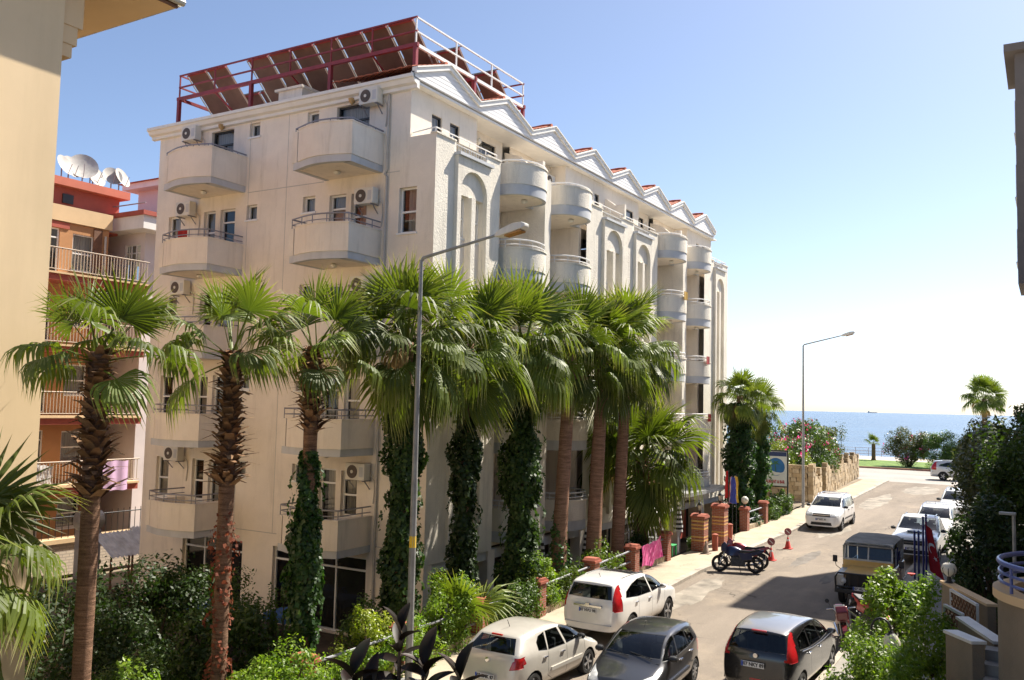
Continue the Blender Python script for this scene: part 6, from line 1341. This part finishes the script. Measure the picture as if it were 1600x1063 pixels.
# ---- rough stone wall beyond the hotel, stones laid one by one
sw=thing('stone_wall','rough sandy stone garden wall with a ragged top beyond the hotel','wall',(57.3,12.6,.3))
STN=mat('stone_sand',(.42,.31,.18),.95,.25,1.6,.8,14,dirt=((.2,.15,.10),'x',.5)); STN2=mat('stone_sand_pale',(.50,.39,.25),.95,.25,1.6,.8,14)
rs=random.Random(9)
def stonerun(ax,bx,top,f,z0):
    ln=math.hypot(bx[0]-ax[0],bx[1]-ax[1]); d=((bx[0]-ax[0])/ln,(bx[1]-ax[1])/ln); n=(-d[1],d[0]); hh=.27; row=0; z=0
    while z<3:
        u=-.1 if row%2 else 0
        while u<ln:
            w=rs.uniform(.35,.62); u2=min(ln,u+w); um=(u+u2)/2; T=top(um); a=max(0,u)
            if z+.06<T and u2-a>.08:
                zt=min(z+hh-.012,T+rs.uniform(-.04,.05)); e=rs.uniform(-.025,.025); b0=z0(ax[0]+d[0]*um)
                q=lambda uu,vv,ww:(ax[0]+d[0]*uu+n[0]*ww,ax[1]+d[1]*uu+n[1]*ww,b0+vv)
                obj('stone',MB().prism([(a+.007,z),(u2-.007,z),(u2-.007-rs.uniform(0,.03),zt),(a+.007+rs.uniform(0,.03),zt)],q,e,.32),STN if rs.random()<.6 else STN2,sw)
            u=u2
        z+=hh; row+=1
stonerun((57.6,16.2),(57.6,12.95),lambda u:2.35,None,lambda x:.22)
stonerun((57.6,12.6),(60.8,12.75),lambda u:2.35-.9*smoothstep(.9,1.5,u)+.55*smoothstep(2.3,2.7,u)*(1-smoothstep(2.7,3.2,u)),None,lambda x:zr(x)+.1)
stonerun((62.2,12.8),(79.0,13.6),lambda u:1.75+.35*math.sin(u*1.9)+.2*math.sin(u*4.3)-.5*smoothstep(3.2,3.4,u)*(1-smoothstep(4.4,4.6,u)),None,lambda x:zr(x)+.1)
# ---- national flags by the gate
for i,(x,y,h,cols,lab) in enumerate(((40.9,12.75,3.2,((.5,.02,.02),),'furled red flag on a thin pole by the hotel gate'),(41.7,12.8,2.9,((.5,.02,.03),(.6,.6,.62),(.05,.08,.4)),'furled red flag with white and blue cross by the gate'),(42.3,12.8,2.9,((.03,.2,.5),(.65,.45,.05)),'furled blue and yellow flag by the hotel gate'))):
    t=thing('flag',lab,'flag',(x,y,.0),0,'flags at the hotel gate'); obj('pole',MB().tube([(0,0,0),(0,0,h)],.02,6),CBLK,t,local=True)
    n=len(cols)
    for k,c in enumerate(cols):
        vs=[];m_=8
        for j in range(9):
            for q in range(m_+1):
                a=(q/m_)*3.2+k*.9; rr_=.07+.06*(j/8)+.03*math.sin(q*2.3+j); vs.append((-.06+rr_*math.cos(a)*.9-.07*k*(n>1),rr_*math.sin(a)*1.1-.05*k,h-.05-j*.15-.04*q/m_))
        obj('cloth',MB().add(vs,[(j*(m_+1)+q,j*(m_+1)+q+1,(j+1)*(m_+1)+q+1,(j+1)*(m_+1)+q) for j in range(8) for q in range(m_)]),mat('flag_%d_%d'%(i,k),c,.8,.1,6),t,local=True,smooth=True)
# ---- blue flagpoles with a red crescent flag on the right
BLU=mat('pole_blue',(.03,.045,.20),.4,.1)
for i,(x,y) in enumerate(((33.9,4.05),(33.98,3.93),(34.1,3.8),(34.2,3.72))):
    h=1.8 if i<2 else (2.28 if i==2 else 2.36)
    t=thing('flagpole',['leftmost of the four blue flagpoles','second of the four blue flagpoles from the left','third blue flagpole, next to the red flag','tallest blue flagpole, right of the red flag'][i],'flagpole',(x,y,.1),0,'blue flagpoles on the forecourt')
    obj('pole',MB().tube([(0,0,0),(0,0,h)],.035,8),BLU,t,local=True,smooth=True); obj('finial',MB().lathe([(.01,-.05),(.055,0),(.01,.05)],10,(0,0,h+.04)),BLU,t,local=True,smooth=True); obj('foot',MB().box(-.1,.1,-.1,.1,0,.03),BLU,t,local=True)
fl=thing('crescent_flag','red flag with white crescent and star hanging from a blue flagpole','flag',(34.1,3.78,2.2))
fl.scale=(.85,.85,.85)
FRD_=mat('flag_red',(.40,.012,.018),.8,.08,5); vs=[];nn_,mm_=14,12
def flagpt(u,v): # u along hoist->fly hanging down, v across
    return Vector((-.06-.05*math.sin(v*9+u*2)-.04*u,-.1-.62*v*(.35+.65*u)-.12*u+.07*math.sin(v*7),.15-1.9*u-.55*v))
for i in range(nn_+1):
    for j in range(mm_+1): vs.append(flagpt(i/nn_,j/mm_))
obj('cloth',MB().add(vs,[(i*(mm_+1)+j,i*(mm_+1)+j+1,(i+1)*(mm_+1)+j+1,(i+1)*(mm_+1)+j) for i in range(nn_) for j in range(mm_)]),FRD_,fl,local=True,smooth=True,angle=180)
cr=[]
for a in np.linspace(.6,2*PI-.6,14): cr.append((.46+.13*math.cos(a),.5+.26*math.sin(a)))
for a in np.linspace(2*PI-.75,.75,14): cr.append((.485+.1*math.cos(a),.5+.2*math.sin(a)))
n=len(cr)//2
vs=[flagpt(u,v)+Vector((-.012,0,0)) for u,v in cr]; obj('crescent',MB().add(vs,[(i,i+1,2*n-2-i,2*n-1-i) for i in range(n-1)]),SGW,fl,local=True)
st_=[(.64+(.05 if k%2==0 else .02)*math.cos(k*PI/5),.5+(.1 if k%2==0 else .04)*math.sin(k*PI/5)) for k in range(10)]; obj('star',MB().add([flagpt(u,v)+Vector((-.012,0,0)) for u,v in st_]+[flagpt(.64,.5)+Vector((-.012,0,0))],[(k,(k+1)%10,10) for k in range(10)]),SGW,fl,local=True)
# ---- terrace of the camera side: curved balcony, stairs, lattice
TAU=mat('render_tan',(.22,.175,.125),.92,.1,1.5,.4,40,dirt=((.18,.14,.1),'v',.4)); MARB=mat('coping_white',(.62,.61,.58),.5,.08)
cx,cy,rad=16.9,-.72,1.5
cb=thing('curved_balcony','rounded terrace wall with blue tubular rails at the right edge','balcony',(cx,cy,0))
arcp=lambda r:[(cx+r*math.cos(a),cy+r*math.sin(a)) for a in np.linspace(R(-20),R(250),36)]
obj('drum_wall',MB().strip(arcp(rad),(-.2,3.1),.2),TAU,cb,smooth=True,angle=30)
obj('lip',MB().strip(arcp(rad+.07),(3.103,3.24),.3),CRW,cb,smooth=True,angle=30)
obj('terrace_floor',MB().lathe([(rad-.2,2.9),(rad-.2,3.05)],30,(cx,cy,0)),TAU,cb)
BLR=mat('rail_blue',(.10,.13,.34),.3,.08)
for h,r_ in ((3.36,.025),(3.5,.025),(3.66,.042)): obj('rail',MB().tube([(*p,h) for p in arcp(rad-.03)],r_,8),BLR,cb,smooth=True)
for a in np.linspace(0,R(240),7): px,py=cx+(rad-.03)*math.cos(a),cy+(rad-.03)*math.sin(a); obj('rail_post',MB().tube([(px,py,3.2),(px,py,3.66)],.025,8),BLR,cb,smooth=True)
tb=thing('terrace_table','round white table standing on the curved terrace','table',(17.0,-.2,3.05)); obj('table_top',MB().lathe([(.38,.3),(.4,.32),(.4,.34),(.38,.36)],20),MARB,tb,local=True,smooth=True); obj('leg',MB().lathe([(.2,0),(.05,.04),(.04,.3)],10),RAIL,tb,local=True,smooth=True)
stt=thing('garden_stair','stone garden stair with pale coped side walls at lower right','stairs',(17,.6,0))
STP=mat('step_stone',(.27,.25,.225),.9,.12,3)
for k in range(9): obj('step',MB().box(17.75-k*.32,17.75-k*.32-.33,.05,1.0,.1,2.05-k*.17),STP,stt)
def coped(p,q,za,zb,t=.2,cm=None,par=None,nm='side_wall'):
    p=Vector(p);q=Vector(q);L=(q-p).length;d=(q-p)/L;n=Vector((-d.y,d.x)); f=lambda u,v,w:(p.x+d.x*u+n.x*w,p.y+d.y*u+n.y*w,v)
    w=obj(nm,MB().prism([(0,0),(L,0),(L,zb),(0,za)],f,-t/2,t/2),TAU,par or stt); obj('coping',MB().prism([(-.03,za),(L+.03,zb),(L+.03,zb+.05),(-.03,za+.05)],f,-t/2-.03,t/2+.03),cm or MARB,w)
coped((17.64,1.53),(16.9,1.07),2.2,2.24); coped((19.08,1.46),(17.85,.8),2.17,2.08,.18)
wl=thing('forecourt_wall','low tan garden wall with globe lantern beyond the stair','wall',(22,1.6,0)); coped((23.2,2.13),(20.55,1.05),2.12,2.2,.16,CRW,wl,'wall')
def lattice(label,p,q,z0,z1):
    p=Vector(p);q=Vector(q);LL=(q-p).length;d=(q-p)/LL;h=z1-z0
    t=thing('lattice_panel',label,'lattice',(p.x,p.y,z0)); f=lambda u,v:(p.x+d.x*u,p.y+d.y*u,z0+v)
    P=[f(0,0),f(LL,0),f(LL,h),f(0,h)]
    for a,b in zip(P,P[1:]+P[:1]): obj('frame_bar',MB().beam(a,b,.06,.05),BAND,t)
    k=-h
    while k<LL:
        for sgn in (1,-1):
            a=max(0,k); b=min(LL,k+h)
            if b-a>.05:
                va,vb=(a-k,b-k) if sgn>0 else (h-(a-k),h-(b-k)); obj('lath',MB().beam(f(a,va),f(b,vb),.024,.012),BROWNW,t)
        k+=.17
lattice('upper grey lattice panel on the tan garden wall',(21.9,1.9),(20.5,1.3),1.5,2.2)
lattice('lower grey lattice panel above the stair coping',(20.0,1.85),(19.25,1.47),1.55,2.22)
def globelamp(label,x,y,z,goose):
    t=thing('garden_lamp',label,'lamp',(x,y,z))
    if goose:
        pts=[(0,.0,-2.4),(0,0,.05)]+[(0,-.16+.16*math.cos(a),.05+.2*math.sin(a)) for a in np.linspace(.3,PI,8)]
        obj('stem',MB().tube(pts,.02,8),IRON,t,local=True,smooth=True); obj('shade',MB().lathe([(.025,.06),(.05,.02),(.09,-.01)],12,(0,-.32,0)),IRON,t,local=True); obj('globe',MB().lathe([(.09,-.01),(.15,-.12),(.15,-.2),(.08,-.28)],14,(0,-.32,0)),LGL,t,local=True,smooth=True)
    else:
        obj('base',MB().lathe([(.11,0),(.05,.06),(.04,.16)],10),IRON,t,local=True); obj('globe',MB().lathe([(.06,.16),(.15,.24),(.17,.33),(.12,.43),(.03,.47)],14),LGL,t,local=True,smooth=True)
        for k in range(8): a=k*PI/4; obj('cage_bar',MB().tube([(.062*math.cos(a),.062*math.sin(a),.16),(.155*math.cos(a),.155*math.sin(a),.24),(.175*math.cos(a),.175*math.sin(a),.33),(.03*math.cos(a),.03*math.sin(a),.48)],.008,4),IRON,t,local=True)
globelamp('white globe lamp hanging from a black arched stem in the bush',16.9,2.72,2.2,True)
globelamp('caged globe lantern standing on the tan garden wall',22.9,2.02,2.17,False)
t=thing('thin_lamp_post','thin grey lamp post with small flat head before the dark tree','lamp post',(24.0,.75,.1)); obj('pole',MB().tube([(0,0,0),(0,0,3.6)],.04,8),GALV,t,local=True,smooth=True); obj('head',MB().box(-.08,.08,-.05,.3,3.6,3.66),GALV,t,local=True,bevel=.01)
# ---- small things round the restaurant
UMS=mat('stripe_dark',(.02,.02,.02),.8); UMW=mat('stripe_white',(.6,.58,.55),.8)
for x,y,lab in ((26.6,14.6,'closed striped parasol left, behind the bare trunk palms'),(29.9,14.6,'closed striped parasol between the bare palm trunks'),(38.6,14.3,'closed striped parasol behind the gate pillars')):
    t=thing('parasol',lab,'parasol',(x,y,-.9 if x<35 else -.4),0,'closed striped parasols'); obj('pole',MB().tube([(0,0,0),(0,0,2.5)],.02,6),RAILW,t,local=True)
    for k in range(14):
        z=.9+k*.1; r_=lambda q:.05+.2*(1-(q-.9)/1.45)**1.2*(1 if q>1.0 else .8)
        obj('canopy_stripe',MB().lathe([(r_(z)*(1+.0),z),(r_(min(z+.1,2.34)),z+.1)],10,(0,0,0)),UMS if k%2 else UMW,t,local=True)
PKT=mat('towel_pink',(.75,.04,.28),.85,.35,7,col2=(.85,.25,.5)); vs=[]
for j in range(7):
    for i in range(10): vs.append((30.5+i*.22,12.70-.05*math.sin(i*1.2+j*.5)-.03,.98-j*.13+.06*math.sin(i*.9)+(.12 if i>4 else 0)))
tag(obj('beach_towel',MB().add(vs,[(j*10+i,j*10+i+1,j*10+i+11,j*10+i+10) for j in range(6) for i in range(9)]),PKT,smooth=True,angle=180),'bright pink towel hung over the fence rail left of a brick pillar','towel')
t=thing('ride_on_toy','green plastic chair behind the fence beside the gate pillar','chair',(34.6,13.2,.1)); GRN=mat('plastic_green',(.03,.32,.10),.5,.08)
obj('seat',MB().box(-.25,.25,-.25,.25,.38,.43),GRN,t,local=True,bevel=.015); obj('backrest',MB().box(-.25,.25,.2,.25,.43,.85),GRN,t,local=True,bevel=.015)
for sx in (-.21,.21):
    for sy in (-.21,.21): obj('leg',MB().box(sx-.025,sx+.025,sy-.025,sy+.025,0,.38),GRN,t,local=True)
t.name='garden_chair'
t=thing('kiosk','small white glazed kiosk by the hotel entrance behind the short palm','kiosk',(37.2,15.0,-.3)); obj('counter',MB().box(-1.4,1.2,-.4,.4,-.6,.55),WHITE,t,local=True); obj('roof',MB().box(-1.5,1.3,-.5,.5,1.7,1.8),WHITE,t,local=True)
for x in (-1.38,-.5,.3,1.14): obj('mullion',MB().box(x,x+.06,-.4,-.34,.55,1.7),WHITE,t,local=True)
for x in (-1.32,-.44,.36): obj('pane',MB().box(x,x+.8,-.37,-.365,.56,1.69),GLASS,t,local=True)
# blue clothed restaurant tables outside the end wall
BLT=mat('tablecloth_blue',(.07,.17,.42),.85,.15,5)
for i,(x,y) in enumerate(((19.6,22.6),(19.4,21.2),(20.2,19.9))):
    t=thing('restaurant_table',['restaurant table with blue cloth nearest the second bare palm','middle restaurant table with blue cloth under the end wall','restaurant table with blue cloth by the glass door'][i],'table',(x,y,-1.15),0,'blue clothed restaurant tables')
    obj('cloth',MB().box(-.45,.45,-.45,.45,.5,.76),BLT,t,local=True,bevel=.03)
    for sx in (-.38,.38):
        for sy in (-.38,.38): obj('leg',MB().box(sx-.02,sx+.02,sy-.02,sy+.02,0,.5),RAIL,t,local=True)
